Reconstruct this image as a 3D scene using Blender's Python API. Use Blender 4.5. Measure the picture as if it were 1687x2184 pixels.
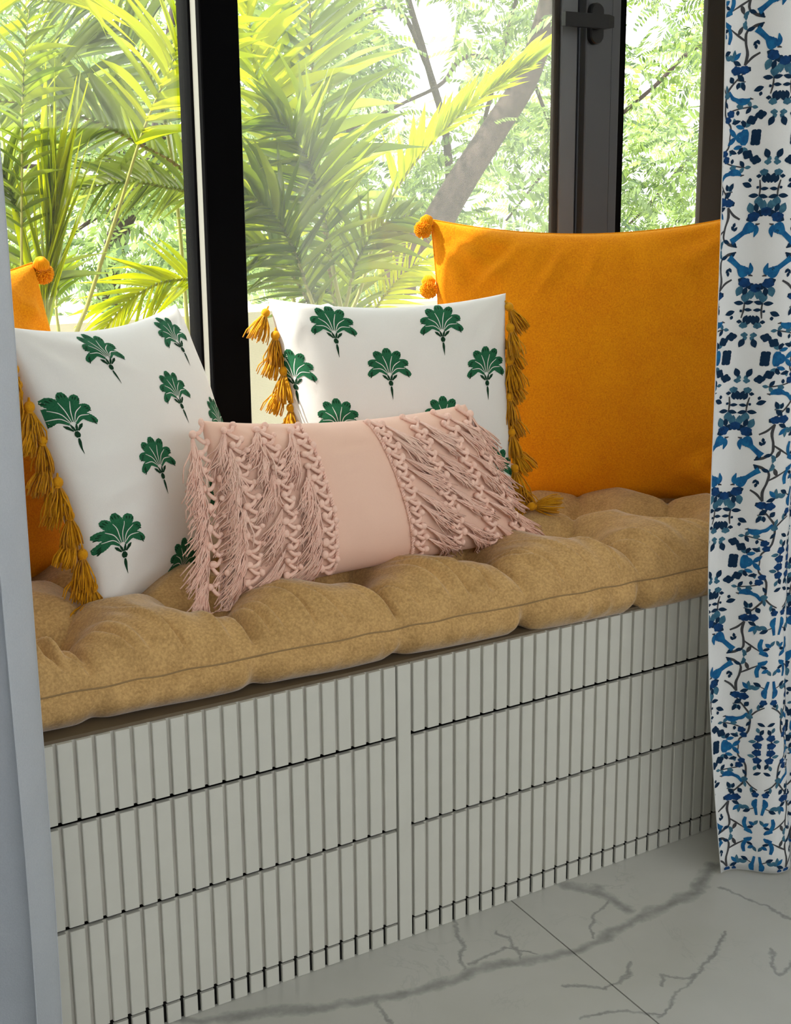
import bpy, math, random
import numpy as np
from mathutils import Vector, Matrix

for o in list(bpy.data.objects):
    bpy.data.objects.remove(o)
SC = bpy.context.scene
COL = SC.collection
rng = random.Random(7)
nrng = np.random.default_rng(7)
R = math.radians

# ------------------------------------------------------------------ camera
CAM_P = Vector((-0.9779, -1.4899, 1.0612))
YAW, PITCH, ROLL, FPX = 0.57521, 0.23331, -0.00923, 2901.05
_fw = Vector((math.sin(YAW) * math.cos(PITCH), math.cos(YAW) * math.cos(PITCH), -math.sin(PITCH)))
_rt = Vector((math.cos(YAW), -math.sin(YAW), 0))
_up = _rt.cross(_fw)
_r2 = math.cos(ROLL) * _rt + math.sin(ROLL) * _up
_u2 = -math.sin(ROLL) * _rt + math.cos(ROLL) * _up
cd = bpy.data.cameras.new('camera')
cam = bpy.data.objects.new('camera', cd)
COL.objects.link(cam)
m3 = Matrix((_r2, _u2, -_fw)).transposed()
cam.matrix_world = Matrix.Translation(CAM_P) @ m3.to_4x4()
cd.sensor_fit = 'HORIZONTAL'
cd.sensor_width = 36.0
cd.lens = FPX / 1687 * 36.0
cd.clip_start = 0.05
SC.camera = cam


def at(px, py, Y):
    """point of the place that shows at this pixel and stands at depth Y"""
    d = _fw * FPX + _r2 * (px - 843.5) - _u2 * (py - 1092)
    return CAM_P + d * ((Y - CAM_P.y) / d.y)


# ------------------------------------------------------------------ world, sun, exposure
W = bpy.data.worlds.new('World')
SC.world = W
W.use_nodes = True
nt = W.node_tree
bg = nt.nodes['Background']
tc = nt.nodes.new('ShaderNodeTexCoord')
sep = nt.nodes.new('ShaderNodeSeparateXYZ')
rmp = nt.nodes.new('ShaderNodeValToRGB')
nt.links.new(tc.outputs['Generated'], sep.inputs[0])
nt.links.new(sep.outputs['Z'], rmp.inputs[0])
rmp.color_ramp.elements[0].position = 0.0
rmp.color_ramp.elements[0].color = (1.0, 0.99, 0.96, 1)
rmp.color_ramp.elements[1].position = 0.9
rmp.color_ramp.elements[1].color = (0.80, 0.90, 1.0, 1)
nt.links.new(rmp.outputs[0], bg.inputs['Color'])
bg.inputs['Strength'].default_value = 3.3

sd = bpy.data.lights.new('sun', 'SUN')
sd.energy = 8.5
sd.color = (1.0, 0.95, 0.85)
sd.angle = R(1.0)
sun = bpy.data.objects.new('sun', sd)
COL.objects.link(sun)
_ts = Vector((-0.50, 0.30, 0.80)).normalized()
sun.rotation_euler = _ts.to_track_quat('Z', 'Y').to_euler()
sun.location = (-3, 4, 6)

SC.view_settings.view_transform = 'Standard'
SC.view_settings.look = 'None'
SC.view_settings.gamma = 1.0
SC.view_settings.use_curve_mapping = False
SC.view_settings.exposure = 0.2


# ------------------------------------------------------------------ helpers: objects
def tag(o, label=None, cat=None, group=None, kind=None):
    if label: o['label'] = label
    if cat: o['category'] = cat
    if group: o['group'] = group
    if kind: o['kind'] = kind
    return o


def thing(name, loc, label, cat, group=None):
    o = bpy.data.objects.new(name, None)
    COL.objects.link(o)
    o.location = loc
    o.empty_display_size = 0.05
    tag(o, label, cat, group)
    return o


def link(name, me, parent=None):
    o = bpy.data.objects.new(name, me)
    COL.objects.link(o)
    if parent is not None:
        o.parent = parent
        # all meshes are written in world coordinates: undo the parent's offset
        p, off = parent, Vector((0, 0, 0))
        while p is not None:
            off = off + p.location
            p = p.parent
        o.location = -off
    return o


class MB:
    def __init__(s):
        s.v, s.f, s.mi = [], [], []

    def add(s, verts, faces, mi=0):
        b = len(s.v)
        s.v.extend([tuple(x) for x in verts])
        s.f.extend([tuple(b + i for i in f) for f in faces])
        s.mi.extend([mi] * len(faces))

    def box(s, x0, x1, y0, y1, z0, z1, mi=0, bev=0.0):
        if bev <= 0:
            v = [(x, y, z) for x in (x0, x1) for y in (y0, y1) for z in (z0, z1)]
            f = [(0, 1, 3, 2), (4, 6, 7, 5), (0, 4, 5, 1), (2, 3, 7, 6), (0, 2, 6, 4), (1, 5, 7, 3)]
            s.add(v, f, mi)
        else:
            # chamfered along the vertical edges and the front rim
            b = bev
            prof = [(x0 + b, y0), (x1 - b, y0), (x1, y0 + b), (x1, y1), (x0, y1), (x0, y0 + b)]
            inn = [(x0 + b, y0), (x1 - b, y0), (x1 - b * .5, y0 + b), (x1 - b * .5, y1), (x0 + b * .5, y1), (x0 + b * .5, y0 + b)]
            v = [(x, y, z0) for x, y in prof] + [(x, y, z1) for x, y in prof]
            f = [(i, (i + 1) % 6, 6 + (i + 1) % 6, 6 + i) for i in range(6)]
            f += [(5, 4, 3, 2, 1, 0), (6, 7, 8, 9, 10, 11)]
            s.add(v, f, mi)

    def tube(s, pts, rad, n=6, mi=0, cap=True):
        pts = [Vector(p) for p in pts]
        k = len(pts)
        if not hasattr(rad, '__len__'): rad = [rad] * k
        t0 = (pts[1] - pts[0]).normalized()
        ref = Vector((0, 0, 1)) if abs(t0.z) < .9 else Vector((1, 0, 0))
        a = t0.cross(ref).normalized()
        vs, fs = [], []
        for i, p in enumerate(pts):
            t = (pts[min(i + 1, k - 1)] - pts[max(i - 1, 0)])
            if t.length < 1e-9: t = t0
            t = t.normalized()
            a = (a - t * a.dot(t))
            a = a.normalized() if a.length > 1e-6 else t.orthogonal().normalized()
            b = t.cross(a)
            for j in range(n):
                an = 2 * math.pi * j / n
                vs.append(p + (a * math.cos(an) + b * math.sin(an)) * rad[i])
        for i in range(k - 1):
            for j in range(n):
                fs.append((i * n + j, i * n + (j + 1) % n, (i + 1) * n + (j + 1) % n, (i + 1) * n + j))
        if cap:
            fs.append(tuple(range(n - 1, -1, -1)))
            fs.append(tuple((k - 1) * n + j for j in range(n)))
        s.add(vs, fs, mi)

    def ball(s, c, rx, ry=None, rz=None, nu=10, nv=7, mi=0):
        ry = ry or rx
        rz = rz or rx
        vs = [(c[0], c[1], c[2] + rz)]
        for i in range(1, nv):
            th = math.pi * i / nv
            for j in range(nu):
                ph = 2 * math.pi * j / nu
                vs.append((c[0] + rx * math.sin(th) * math.cos(ph), c[1] + ry * math.sin(th) * math.sin(ph), c[2] + rz * math.cos(th)))
        vs.append((c[0], c[1], c[2] - rz))
        fs = [(0, 1 + j, 1 + (j + 1) % nu) for j in range(nu)]
        for i in range(nv - 2):
            for j in range(nu):
                a = 1 + i * nu
                fs.append((a + j, a + nu + j, a + nu + (j + 1) % nu, a + (j + 1) % nu))
        e = len(vs) - 1
        a = 1 + (nv - 2) * nu
        fs += [(a + j, e, a + (j + 1) % nu) for j in range(nu)]
        s.add(vs, fs, mi)

    def mesh(s, name, mats, smooth=False):
        me = bpy.data.meshes.new(name)
        me.from_pydata(s.v, [], s.f)
        for m in (mats if isinstance(mats, (list, tuple)) else [mats]):
            me.materials.append(m)
        if any(s.mi):
            me.polygons.foreach_set('material_index', s.mi)
        if smooth:
            me.polygons.foreach_set('use_smooth', [True] * len(me.polygons))
        me.update()
        return me

    def build(s, name, mats, parent=None, smooth=False):
        return link(name, s.mesh(name, mats, smooth), parent)


def grid_faces(nu, nv, wrap=False):
    f = []
    for i in range(nu - 1):
        for j in range(nv - (0 if wrap else 1)):
            f.append((i * nv + j, (i + 1) * nv + j, (i + 1) * nv + (j + 1) % nv, i * nv + (j + 1) % nv))
    return f


def fix_normals(o):
    import bmesh
    bm = bmesh.new()
    bm.from_mesh(o.data)
    bmesh.ops.recalc_face_normals(bm, faces=bm.faces)
    bm.to_mesh(o.data)
    bm.free()


def spline(pts, n):
    """Catmull-Rom through 3D points"""
    P = [Vector(p) for p in pts]
    P = [P[0] * 2 - P[1]] + P + [P[-1] * 2 - P[-2]]
    k = len(P) - 3
    out = []
    for q in range(n):
        t = q / (n - 1) * k
        i = min(int(t), k - 1)
        u = t - i
        a, b, c, d = P[i:i + 4]
        out.append(0.5 * ((2 * b) + (c - a) * u + (2 * a - 5 * b + 4 * c - d) * u * u + (3 * b - a - 3 * c + d) * u ** 3))
    return out


# ------------------------------------------------------------------ helpers: materials
def mat(name, col, rough=0.6, spec=0.5, metal=0.0, sheen=0.0, coat=0.0):
    m = bpy.data.materials.new(name)
    m.use_nodes = True
    b = m.node_tree.nodes['Principled BSDF']
    b.inputs['Base Color'].default_value = (*col, 1)
    b.inputs['Roughness'].default_value = rough
    b.inputs['Specular IOR Level'].default_value = spec
    b.inputs['Metallic'].default_value = metal
    b.inputs['Sheen Weight'].default_value = sheen
    b.inputs['Sheen Roughness'].default_value = 0.4
    b.inputs['Coat Weight'].default_value = coat
    return m


class NT:
    def __init__(s, m):
        s.t = m.node_tree
        s.b = s.t.nodes.get('Principled BSDF')

    def n(s, typ, **kw):
        x = s.t.nodes.new(typ)
        for k, v in kw.items(): setattr(x, k, v)
        return x

    def l(s, a, b):
        s.t.links.new(a, b)

    def coord(s, kind='Object', scale=(1, 1, 1), rot=(0, 0, 0)):
        t = s.n('ShaderNodeTexCoord')
        mp = s.n('ShaderNodeMapping')
        mp.inputs['Scale'].default_value = scale
        mp.inputs['Rotation'].default_value = rot
        s.l(t.outputs[kind], mp.inputs[0])
        return mp.outputs[0]

    def noise(s, vec, scale, detail=3, rough=.5, dist=0):
        x = s.n('ShaderNodeTexNoise')
        x.inputs['Scale'].default_value = scale
        x.inputs['Detail'].default_value = detail
        x.inputs['Roughness'].default_value = rough
        x.inputs['Distortion'].default_value = dist
        s.l(vec, x.inputs['Vector'])
        return x.outputs['Fac']

    def ramp(s, fac, stops):
        x = s.n('ShaderNodeValToRGB')
        e = x.color_ramp.elements
        while len(e) < len(stops): e.new(0.5)
        for q, (p, c) in zip(e, stops):
            q.position = p
            q.color = (*c, 1) if len(c) == 3 else c
        s.l(fac, x.inputs[0])
        return x.outputs[0]

    def mix(s, fac, a, b, mode='MIX'):
        x = s.n('ShaderNodeMix', data_type='RGBA', blend_type=mode)
        if isinstance(fac, (int, float)): x.inputs[0].default_value = fac
        else: s.l(fac, x.inputs[0])
        for v, i in ((a, 6), (b, 7)):
            if isinstance(v, tuple): x.inputs[i].default_value = (*v, 1)
            else: s.l(v, x.inputs[i])
        return x.outputs[2]

    def math(s, op, a, b=0.0, clamp=False):
        x = s.n('ShaderNodeMath', operation=op, use_clamp=clamp)
        for v, i in ((a, 0), (b, 1)):
            if isinstance(v, (int, float)): x.inputs[i].default_value = v
            else: s.l(v, x.inputs[i])
        return x.outputs[0]

    def vm(s, op, a, b=None, sc=None):
        x = s.n('ShaderNodeVectorMath', operation=op)
        for v, i in ((a, 0), (b, 1)):
            if v is None: continue
            if isinstance(v, tuple): x.inputs[i].default_value = v
            else: s.l(v, x.inputs[i])
        if sc is not None:
            if isinstance(sc, (int, float)): x.inputs['Scale'].default_value = sc
            else: s.l(sc, x.inputs['Scale'])
        return x

    def bump(s, h, strength=.3, dist=.001):
        x = s.n('ShaderNodeBump')
        x.inputs['Strength'].default_value = strength
        x.inputs['Distance'].default_value = dist
        s.l(h, x.inputs['Height'])
        s.l(x.outputs[0], s.b.inputs['Normal'])


def fabric(name, c1, c2, scale=900, rough=.9, sheen=.2, bump=.25, fine=0.35, spec=.15, mottle=14):
    m = mat(name, c1, rough, spec, sheen=sheen)
    k = NT(m)
    v = k.coord('Object')
    a = k.noise(v, scale, 2, .6)
    b = k.noise(v, mottle, 4, .6)
    f = k.math('ADD', k.math('MULTIPLY', a, fine), k.math('MULTIPLY', b, 1 - fine))
    k.l(k.ramp(f, [(.36, c2), (.62, c1)]), k.b.inputs['Base Color'])
    k.bump(a, bump, .0012)
    return m


def leafmat(name, c_dark, c_light, trans=.5, gloss=.35):
    """leaf blade: reflects and lets light through"""
    m = bpy.data.materials.new(name)
    m.use_nodes = True
    k = NT(m)
    t = m.node_tree
    geo = k.n('ShaderNodeNewGeometry')
    oi = k.n('ShaderNodeObjectInfo')
    rnd = k.math('FRACT', k.math('ADD', geo.outputs['Random Per Island'], oi.outputs['Random']))
    col = k.ramp(rnd, [(.0, c_dark), (1.0, c_light)])
    k.l(col, k.b.inputs['Base Color'])
    k.b.inputs['Roughness'].default_value = gloss
    k.b.inputs['Specular IOR Level'].default_value = .5
    tr = k.n('ShaderNodeBsdfTranslucent')
    tcol = k.mix(1.0, col, (1.0, 1.0, .30), 'MULTIPLY')
    sc = k.n('ShaderNodeVectorMath', operation='SCALE')
    k.l(tcol, sc.inputs[0])
    sc.inputs['Scale'].default_value = 1.7
    k.l(sc.outputs[0], tr.inputs[0])
    ms = k.n('ShaderNodeMixShader')
    ms.inputs[0].default_value = trans
    k.l(k.b.outputs[0], ms.inputs[1])
    k.l(tr.outputs[0], ms.inputs[2])
    k.l(ms.outputs[0], t.nodes['Material Output'].inputs[0])
    return m


M = {}
M['wall'] = mat('wall_paint', (.80, .79, .76), .8)
M['ceil'] = mat('ceiling_paint', (.85, .85, .83), .9)
M['laminate'] = mat('white_laminate', (.60, .595, .54), .42, .4)
_k = NT(M['laminate'])
_v = _k.coord('Object')
_k.l(_k.ramp(_k.noise(_v, 9, 4, .6), [(.3, (.58, .57, .505)), (.7, (.64, .63, .565))]), _k.b.inputs['Base Color'])
M['groove'] = mat('groove_board', (.50, .47, .41), .7)
_k = NT(M['groove'])
_k.l(_k.ramp(_k.noise(_k.coord('Object', (40, 40, 2)), 5, 3, .6), [(.35, (.46, .435, .385)), (.65, (.58, .56, .50))]), _k.b.inputs['Base Color'])
M['gap_shade'] = mat('painted_gap_shade', (.006, .0055, .005), .9, .1)  # near-black colour that paints shade into the bench gaps and grooves
M['topboard'] = mat('brown_board', (.13, .095, .055), .7)
M['black'] = mat('black_frame', (.0015, .0015, .002), .7, .03)
M['frame'] = mat('charcoal_frame', (.040, .044, .055), .42, .5)
M['frame2'] = mat('grey_frame', (.105, .115, .13), .45, .5)
M['brownframe'] = mat('brown_frame', (.018, .013, .009), .6, .3)
M['alu'] = mat('bare_aluminium', (.22, .22, .19), .5, .5)
M['handle'] = mat('black_handle', (.003, .003, .004), .4, .25)
M['parapet'] = mat('cream_paint', (.80, .74, .60), .85)
M['orange'] = fabric('orange_velvet', (.91, .34, .004), (.75, .215, .003), 420, .85, .12, .6, .72)
_b = M['orange'].node_tree.nodes['Principled BSDF']
_b.inputs['Sheen Weight'].default_value = .55
_b.inputs['Sheen Roughness'].default_value = .35
_b.inputs['Sheen Tint'].default_value = (1.0, .62, .05, 1)
M['white'] = fabric('white_cotton', (.86, .84, .80), (.82, .80, .76), 1200, .9, .05, .2, .6)
M['pink'] = fabric('pink_cotton', (.90, .60, .47), (.86, .56, .43), 1300, .8, .1, .12, .6)
M['pinkyarn'] = fabric('pink_yarn', (.97, .68, .56), (.90, .56, .45), 500, .9, .1, .2, .5, mottle=60)
M['mustard'] = fabric('mustard_yarn', (.72, .34, .012), (.60, .25, .006), 600, .85, .1, .2, .5, mottle=80)
M['pom'] = fabric('orange_yarn', (.95, .40, .006), (.85, .28, .003), 600, .85, .1, .2, .5, mottle=80)
M['seat'] = fabric('tan_velvet', (.62, .385, .155), (.40, .235, .085), 270, .75, .35, .55, .62, mottle=30)
M['seam'] = mat('tan_seam', (.30, .19, .08), .8)
M['green'] = fabric('green_print', (.026, .155, .07), (.014, .10, .045), 700, .85, 0, .1, .6)
M['greend'] = fabric('dark_green_print', (.010, .05, .022), (.006, .035, .016), 700, .85, 0, .1, .6)
M['linen'] = fabric('white_linen', (.70, .73, .77), (.61, .645, .69), 500, .9, .05, .35, .6)
M['curt'] = fabric('curtain_cotton', (.86, .86, .85), (.83, .83, .82), 900, .9, .05, .2, .6)
M['navy'] = mat('navy_ink', (.008, .028, .065), .9, .1)
M['deep'] = fabric('deep_blue_ink', (.010, .06, .19), (.006, .03, .10), 200, .9, 0, .1, .3, mottle=90)
M['blue'] = fabric('blue_ink', (.014, .15, .33), (.008, .07, .21), 200, .9, 0, .1, .3, mottle=90)
M['teal'] = fabric('teal_ink', (.06, .17, .24), (.03, .10, .17), 200, .9, 0, .1, .3, mottle=90)
M['twig'] = mat('grey_ink', (.06, .06, .065), .9, .1)
M['bark'] = fabric('bark', (.075, .055, .045), (.04, .03, .025), 30, .95, 0, .8, .5, mottle=6)
M['rachis'] = mat('palm_stalk', (.36, .36, .08), .5)
M['rachisb'] = mat('brown_palm_stalk', (.32, .20, .06), .6)
M['leaf_y'] = leafmat('yellow_palm_leaf', (.30, .37, .003), (.54, .55, .005), .6, .35)
M['leaf_g'] = leafmat('green_palm_leaf', (.085, .15, .006), (.28, .34, .012), .5, .3)
M['leaf_p'] = leafmat('pale_palm_leaf', (.13, .19, .045), (.36, .42, .14), .4, .22)
M['tree_a'] = leafmat('tree_leaf', (.045, .085, .035), (.28, .37, .16), .4, .32)
M['tree_b'] = leafmat('hazed_far_leaf', (.20, .28, .17), (.44, .52, .32), .4, .4)  # distance haze painted in as a paler leaf colour
M['lawn'] = fabric('lawn', (.46, .52, .34), (.30, .36, .20), 3, .95, 0, .2, .5, mottle=.8)


def linen_trans(m, fac):
    k = NT(m)
    tr = k.n('ShaderNodeBsdfTranslucent')
    tr.inputs[0].default_value = (.70, .74, .80, 1)
    ms = k.n('ShaderNodeMixShader')
    ms.inputs[0].default_value = fac
    k.l(k.b.outputs[0], ms.inputs[1])
    k.l(tr.outputs[0], ms.inputs[2])
    k.l(ms.outputs[0], m.node_tree.nodes['Material Output'].inputs[0])


linen_trans(M['linen'], .35)
linen_trans(M['curt'], .15)


def pane_mat(name, haze, gl, mesh=False):
    m = bpy.data.materials.new(name)
    m.use_nodes = True
    k = NT(m)
    t = m.node_tree
    tp = k.n('ShaderNodeBsdfTransparent')
    gs = k.n('ShaderNodeBsdfGlossy')
    gs.inputs['Roughness'].default_value = .02
    m1 = k.n('ShaderNodeMixShader')
    m1.inputs[0].default_value = gl
    k.l(tp.outputs[0], m1.inputs[1])
    k.l(gs.outputs[0], m1.inputs[2])
    tr = k.n('ShaderNodeBsdfTranslucent')
    tr.inputs[0].default_value = (.93, .95, .93, 1)
    m2 = k.n('ShaderNodeMixShader')
    v = k.coord('Object')
    if mesh:
        w1 = k.n('ShaderNodeTexWave', bands_direction='X')
        w2 = k.n('ShaderNodeTexWave', bands_direction='Z')
        for w in (w1, w2):
            w.inputs['Scale'].default_value = 210
            k.l(v, w.inputs['Vector'])
        g = k.math('MAXIMUM', w1.outputs['Fac'], w2.outputs['Fac'])
        f = k.math('MULTIPLY', k.math('POWER', g, 3), haze * 1.6)
    else:
        f = k.math('MULTIPLY', k.noise(v, 3, 4, .6), haze * 2)  # pale cloudy veil mixed into the glass to imitate haze
    k.l(f, m2.inputs[0])
    k.l(m1.outputs[0], m2.inputs[1])
    k.l(tr.outputs[0], m2.inputs[2])
    k.l(m2.outputs[0], t.nodes['Material Output'].inputs[0])
    return m


M['glass'] = pane_mat('window_glass', .003, .02)
M['screen'] = pane_mat('insect_mesh', .06, .0, True)

# ------------------------------------------------------------------ marble floor
GR_A = R(-5.57)          # the tile joints run a little askew to the bench


def marble():
    m = mat('white_marble', (.72, .71, .67), .22, .5)
    k = NT(m)
    tcn = k.n('ShaderNodeTexCoord')
    geo = k.n('ShaderNodeNewGeometry')
    P = geo.outputs['Position']
    nz = k.n('ShaderNodeTexNoise')
    nz.inputs['Scale'].default_value = 14
    nz.inputs['Detail'].default_value = 9
    nz.inputs['Roughness'].default_value = .62
    k.l(P, nz.inputs['Vector'])
    off = k.vm('SUBTRACT', nz.outputs['Color'], (.5, .5, .5)).outputs[0]
    offs = k.vm('SCALE', off, sc=.06).outputs[0]
    flat = k.vm('MULTIPLY', k.vm('ADD', P, offs).outputs[0], (1, 1, 0)).outputs[0]

    def fl(px, py):
        d = _fw * FPX + _r2 * (px - 843.5) - _u2 * (py - 1092)
        q = CAM_P + d * (-CAM_P.z / d.z)
        return (q.x, q.y, 0)
    wide = [[(380, 2175), (560, 2160), (800, 2135), (930, 2100), (1010, 2070), (1130, 2045), (1240, 2025), (1300, 1985), (1400, 1945), (1480, 1900), (1520, 1850)],
            [(1205, 1890), (1270, 1900), (1340, 1940)]]
    thin = [[(985, 2070), (985, 2010), (970, 1965)], [(1000, 2060), (1080, 2020), (1140, 2030)], [(1255, 1995), (1270, 1950), (1300, 1920)],
            [(1530, 1890), (1610, 1925), (1700, 1965)], [(1400, 2177), (1440, 2120), (1480, 2090), (1520, 2020), (1560, 1990)],
            [(1200, 2100), (1290, 2110), (1330, 2095), (1350, 2050)], [(1240, 2170), (1330, 2160), (1400, 2170)], [(1480, 2090), (1410, 2080), (1400, 2100)],
            [(1640, 2020), (1660, 2080), (1720, 2040)], [(800, 2140), (830, 2184), (860, 2230)], [(1110, 2050), (1090, 2000), (1060, 1990)]]
    segs = []
    for lst, w in ((wide, .0135), (thin, .0042)):
        for pl in lst:
            pts = [fl(*q) for q in pl]
            for a, b in zip(pts, pts[1:]): segs.append((a, b, w))
    total = None
    for a, b, w in segs:
        ab = (b[0] - a[0], b[1] - a[1], 0)
        L2 = ab[0] ** 2 + ab[1] ** 2
        pa = k.vm('SUBTRACT', flat, a).outputs[0]
        t = k.math('MULTIPLY', k.vm('DOT_PRODUCT', pa, ab).outputs['Value'], 1 / L2, clamp=True)
        pr = k.vm('SCALE', ab, sc=t).outputs[0]
        d = k.vm('DISTANCE', pa, pr).outputs['Value']
        dn = k.math('MULTIPLY', d, 1 / w)
        total = dn if total is None else k.math('SMOOTH_MIN' if False else 'MINIMUM', total, dn)
    vein = k.math('SUBTRACT', 1.0, k.math('POWER', k.math('MINIMUM', total, 1.0), 1.6))
    # breaks in the veins, plus faint hairlines everywhere
    br = k.noise(P, 30, 4, .6)
    vein = k.math('MULTIPLY', vein, k.math('MULTIPLY', k.math('ADD', br, .18), 1.25, clamp=True))
    rn = k.n('ShaderNodeTexNoise')
    rn.inputs['Scale'].default_value = 5.5
    rn.inputs['Detail'].default_value = 7
    rn.inputs['Roughness'].default_value = .6
    rn.inputs['Distortion'].default_value = .8
    k.l(P, rn.inputs['Vector'])
    rid = k.math('ABSOLUTE', k.math('SUBTRACT', rn.outputs['Fac'], .5))
    hair = k.math('SUBTRACT', 1.0, k.math('MULTIPLY', rid, 90), clamp=True)
    msk = k.math('MULTIPLY', k.math('SUBTRACT', k.noise(P, 4.5, 2, .5), .5), 4, clamp=True)
    hair = k.math('MULTIPLY', k.math('MULTIPLY', hair, msk), .45)
    f = k.math('MAXIMUM', vein, hair)
    cl = k.ramp(k.noise(P, 3, 4, .6), [(.3, (.47, .465, .425)), (.7, (.54, .535, .50))])
    k.l(k.mix(f, cl, (.27, .27, .255)), k.b.inputs['Base Color'])
    return m


M['marble'] = marble()
M['grout'] = mat('grout', (.25, .24, .21), .9)

mb = MB()
mb.box(-3.2, 3.7, -4.2, .60, -.10, -.0045)
floor = tag(mb.build('floor', M['grout']), 'white veined marble tile floor in front of the bench', kind='structure')
TW, TL_ = .80, 1.60
mb = MB()
mb.box(0, TW - .0022, 0, TL_ - .0022, -.0045, 0)
tile_me = mb.mesh('tile', M['marble'])
# one joint passes through (0.193, -0.008)
ca, sa = math.cos(GR_A), math.sin(GR_A)
for i in range(-4, 5):
    for j in range(-3, 1):
        lx, ly = i * TW, j * TL_ + .42
        wx = .193 + ca * lx - sa * ly
        wy = -.008 + sa * lx + ca * ly
        cx = wx + ca * TW / 2 - sa * TL_ / 2
        cy = wy + sa * TW / 2 + ca * TL_ / 2
        if cx < -2.7 or cx > 3.2 or cy < -3.9: continue
        t = link('tile', tile_me, floor)
        t.location = (wx, wy, 0)
        t.rotation_euler = (0, 0, GR_A)

# ------------------------------------------------------------------ room shell
def struct(name, boxes, m, label):
    b = MB()
    for q in boxes: b.box(*q)
    return tag(b.build(name, m), label, kind='structure')


WY = .60      # room face of the window frames
struct('ceiling', [(-3.2, 3.7, -4.2, 1.0, 2.42, 2.6)], M['ceil'], 'white ceiling above the window bay with an added unseen overhang outside')  # runs out past the window as an added overhang that blocks sun
struct('wall_left', [(-3.2, -.86, .0, .12, 0, 2.42), (-.98, -.86, .12, .60, 0, 2.42)], M['wall'], 'white wall left of the window seat')
struct('wall_right', [(1.24, 3.7, .0, .12, 0, 2.42), (1.24, 1.36, .12, .60, 0, 2.42)], M['wall'], 'white wall right of the window seat')
struct('wall_side', [(-3.32, -3.2, -4.2, .12, -.1, 2.6), (3.7, 3.82, -4.2, .12, -.1, 2.6)], M['wall'], 'white side walls of the room')
struct('added_wall_back', [(-3.2, 3.7, -4.32, -4.2, -.1, 1.38)], M['wall'], 'added unseen low wall behind the camera, open above to limit the light')  # unseen, added to cut the fill light from behind the camera
struct('wall_window', [(-.98, 1.36, .60, .72, 0, .44), (-.98, 1.36, .60, .72, 2.25, 2.42)], M['wall'], 'low white wall under the window')

# ------------------------------------------------------------------ windows
ZB, ZT = .44, 2.25
w1 = tag(thing('window_1', (-.43, WY, ZB), None, None), 'large clear window pane left of the black mullion', kind='structure')
b = MB(); b.box(-.86, -.80, WY, WY + .06, ZB, ZT); b.box(-.80, .013, WY, WY + .06, ZB, ZB + .05); b.box(-.80, .013, WY, WY + .06, ZT - .05, ZT)
b.build('frame', M['black'], w1)
b = MB(); b.box(.013, .083, WY, WY + .014, ZB, ZT, bev=.002)
b.build('mullion', M['black'], w1)
b = MB(); b.box(.0138, .081, WY + .014, WY + .036, ZB, ZT)
b.build('gasket_strip', M['alu'], w1)
b = MB(); b.box(.010, .083, WY + .036, WY + .062, ZB, ZT, bev=.002); b.box(.012, .083, WY + .066, WY + .085, ZB, ZT)
b.build('outer_mullion', M['black'], w1)
b = MB(); b.box(-.80, .015, WY + .050, WY + .055, ZB + .05, ZT - .05)
b.build('pane', M['glass'], w1)

w2 = tag(thing('window_2', (.41, WY, ZB), None, None), 'middle window with fine insect mesh over the glass', kind='structure')
b = MB(); b.box(.083, .747, WY, WY + .06, ZB, ZB + .05); b.box(.083, .747, WY, WY + .06, ZT - .05, ZT)
b.build('frame', M['frame'], w2)
b = MB(); b.box(.083, .749, WY + .008, WY + .012, ZB + .05, ZT - .05)
b.build('pane', M['glass'], w2)
b = MB(); b.box(.083, .752, WY + .0165, WY + .0169, ZB + .05, ZT - .05)
b.build('insect_mesh', M['screen'], w2)

w3 = tag(thing('window_3', (.95, WY, ZB), None, None), 'narrow casement window with charcoal frame and black lever handle', kind='structure')
b = MB(); b.box(.747, .760, WY + .004, WY + .014, ZB, ZT, bev=.002)
b.build('outer_bead', M['brownframe'], w3)
b = MB(); b.box(.760, .800, WY, WY + .014, ZB, ZT, bev=.002)
b.build('fixed_stile', M['frame2'], w3)
b = MB(); b.box(.800, .811, WY + .015, WY + .06, ZB, ZT)
b.build('groove', M['black'], w3)
b = MB(); b.box(.811, .876, WY - .012, WY + .06, ZB, ZT, bev=.002)
b.build('sash_stile', M['frame'], w3)
b = MB(); b.box(.8765, .900, WY - .009, WY + .06, ZB, ZT, bev=.002)
b.build('sash_bead', M['frame'], w3)
b = MB(); b.box(.900, .925, WY + .004, WY + .014, ZB, ZT)
b.build('outer_stile', M['black'], w3)
b = MB(); b.box(.925, 1.142, WY, WY + .05, ZB, ZB + .05); b.box(.925, 1.142, WY, WY + .05, ZT - .05, ZT)
b.build('frame', M['frame'], w3)
b = MB(); b.box(1.142, 1.24, WY, WY + .014, ZB, ZT, bev=.002)
b.build('jamb', M['brownframe'], w3)
b = MB(); b.box(.925, 1.142, WY + .006, WY + .010, ZB + .05, ZT - .05)
b.build('pane', M['glass'], w3)
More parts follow.
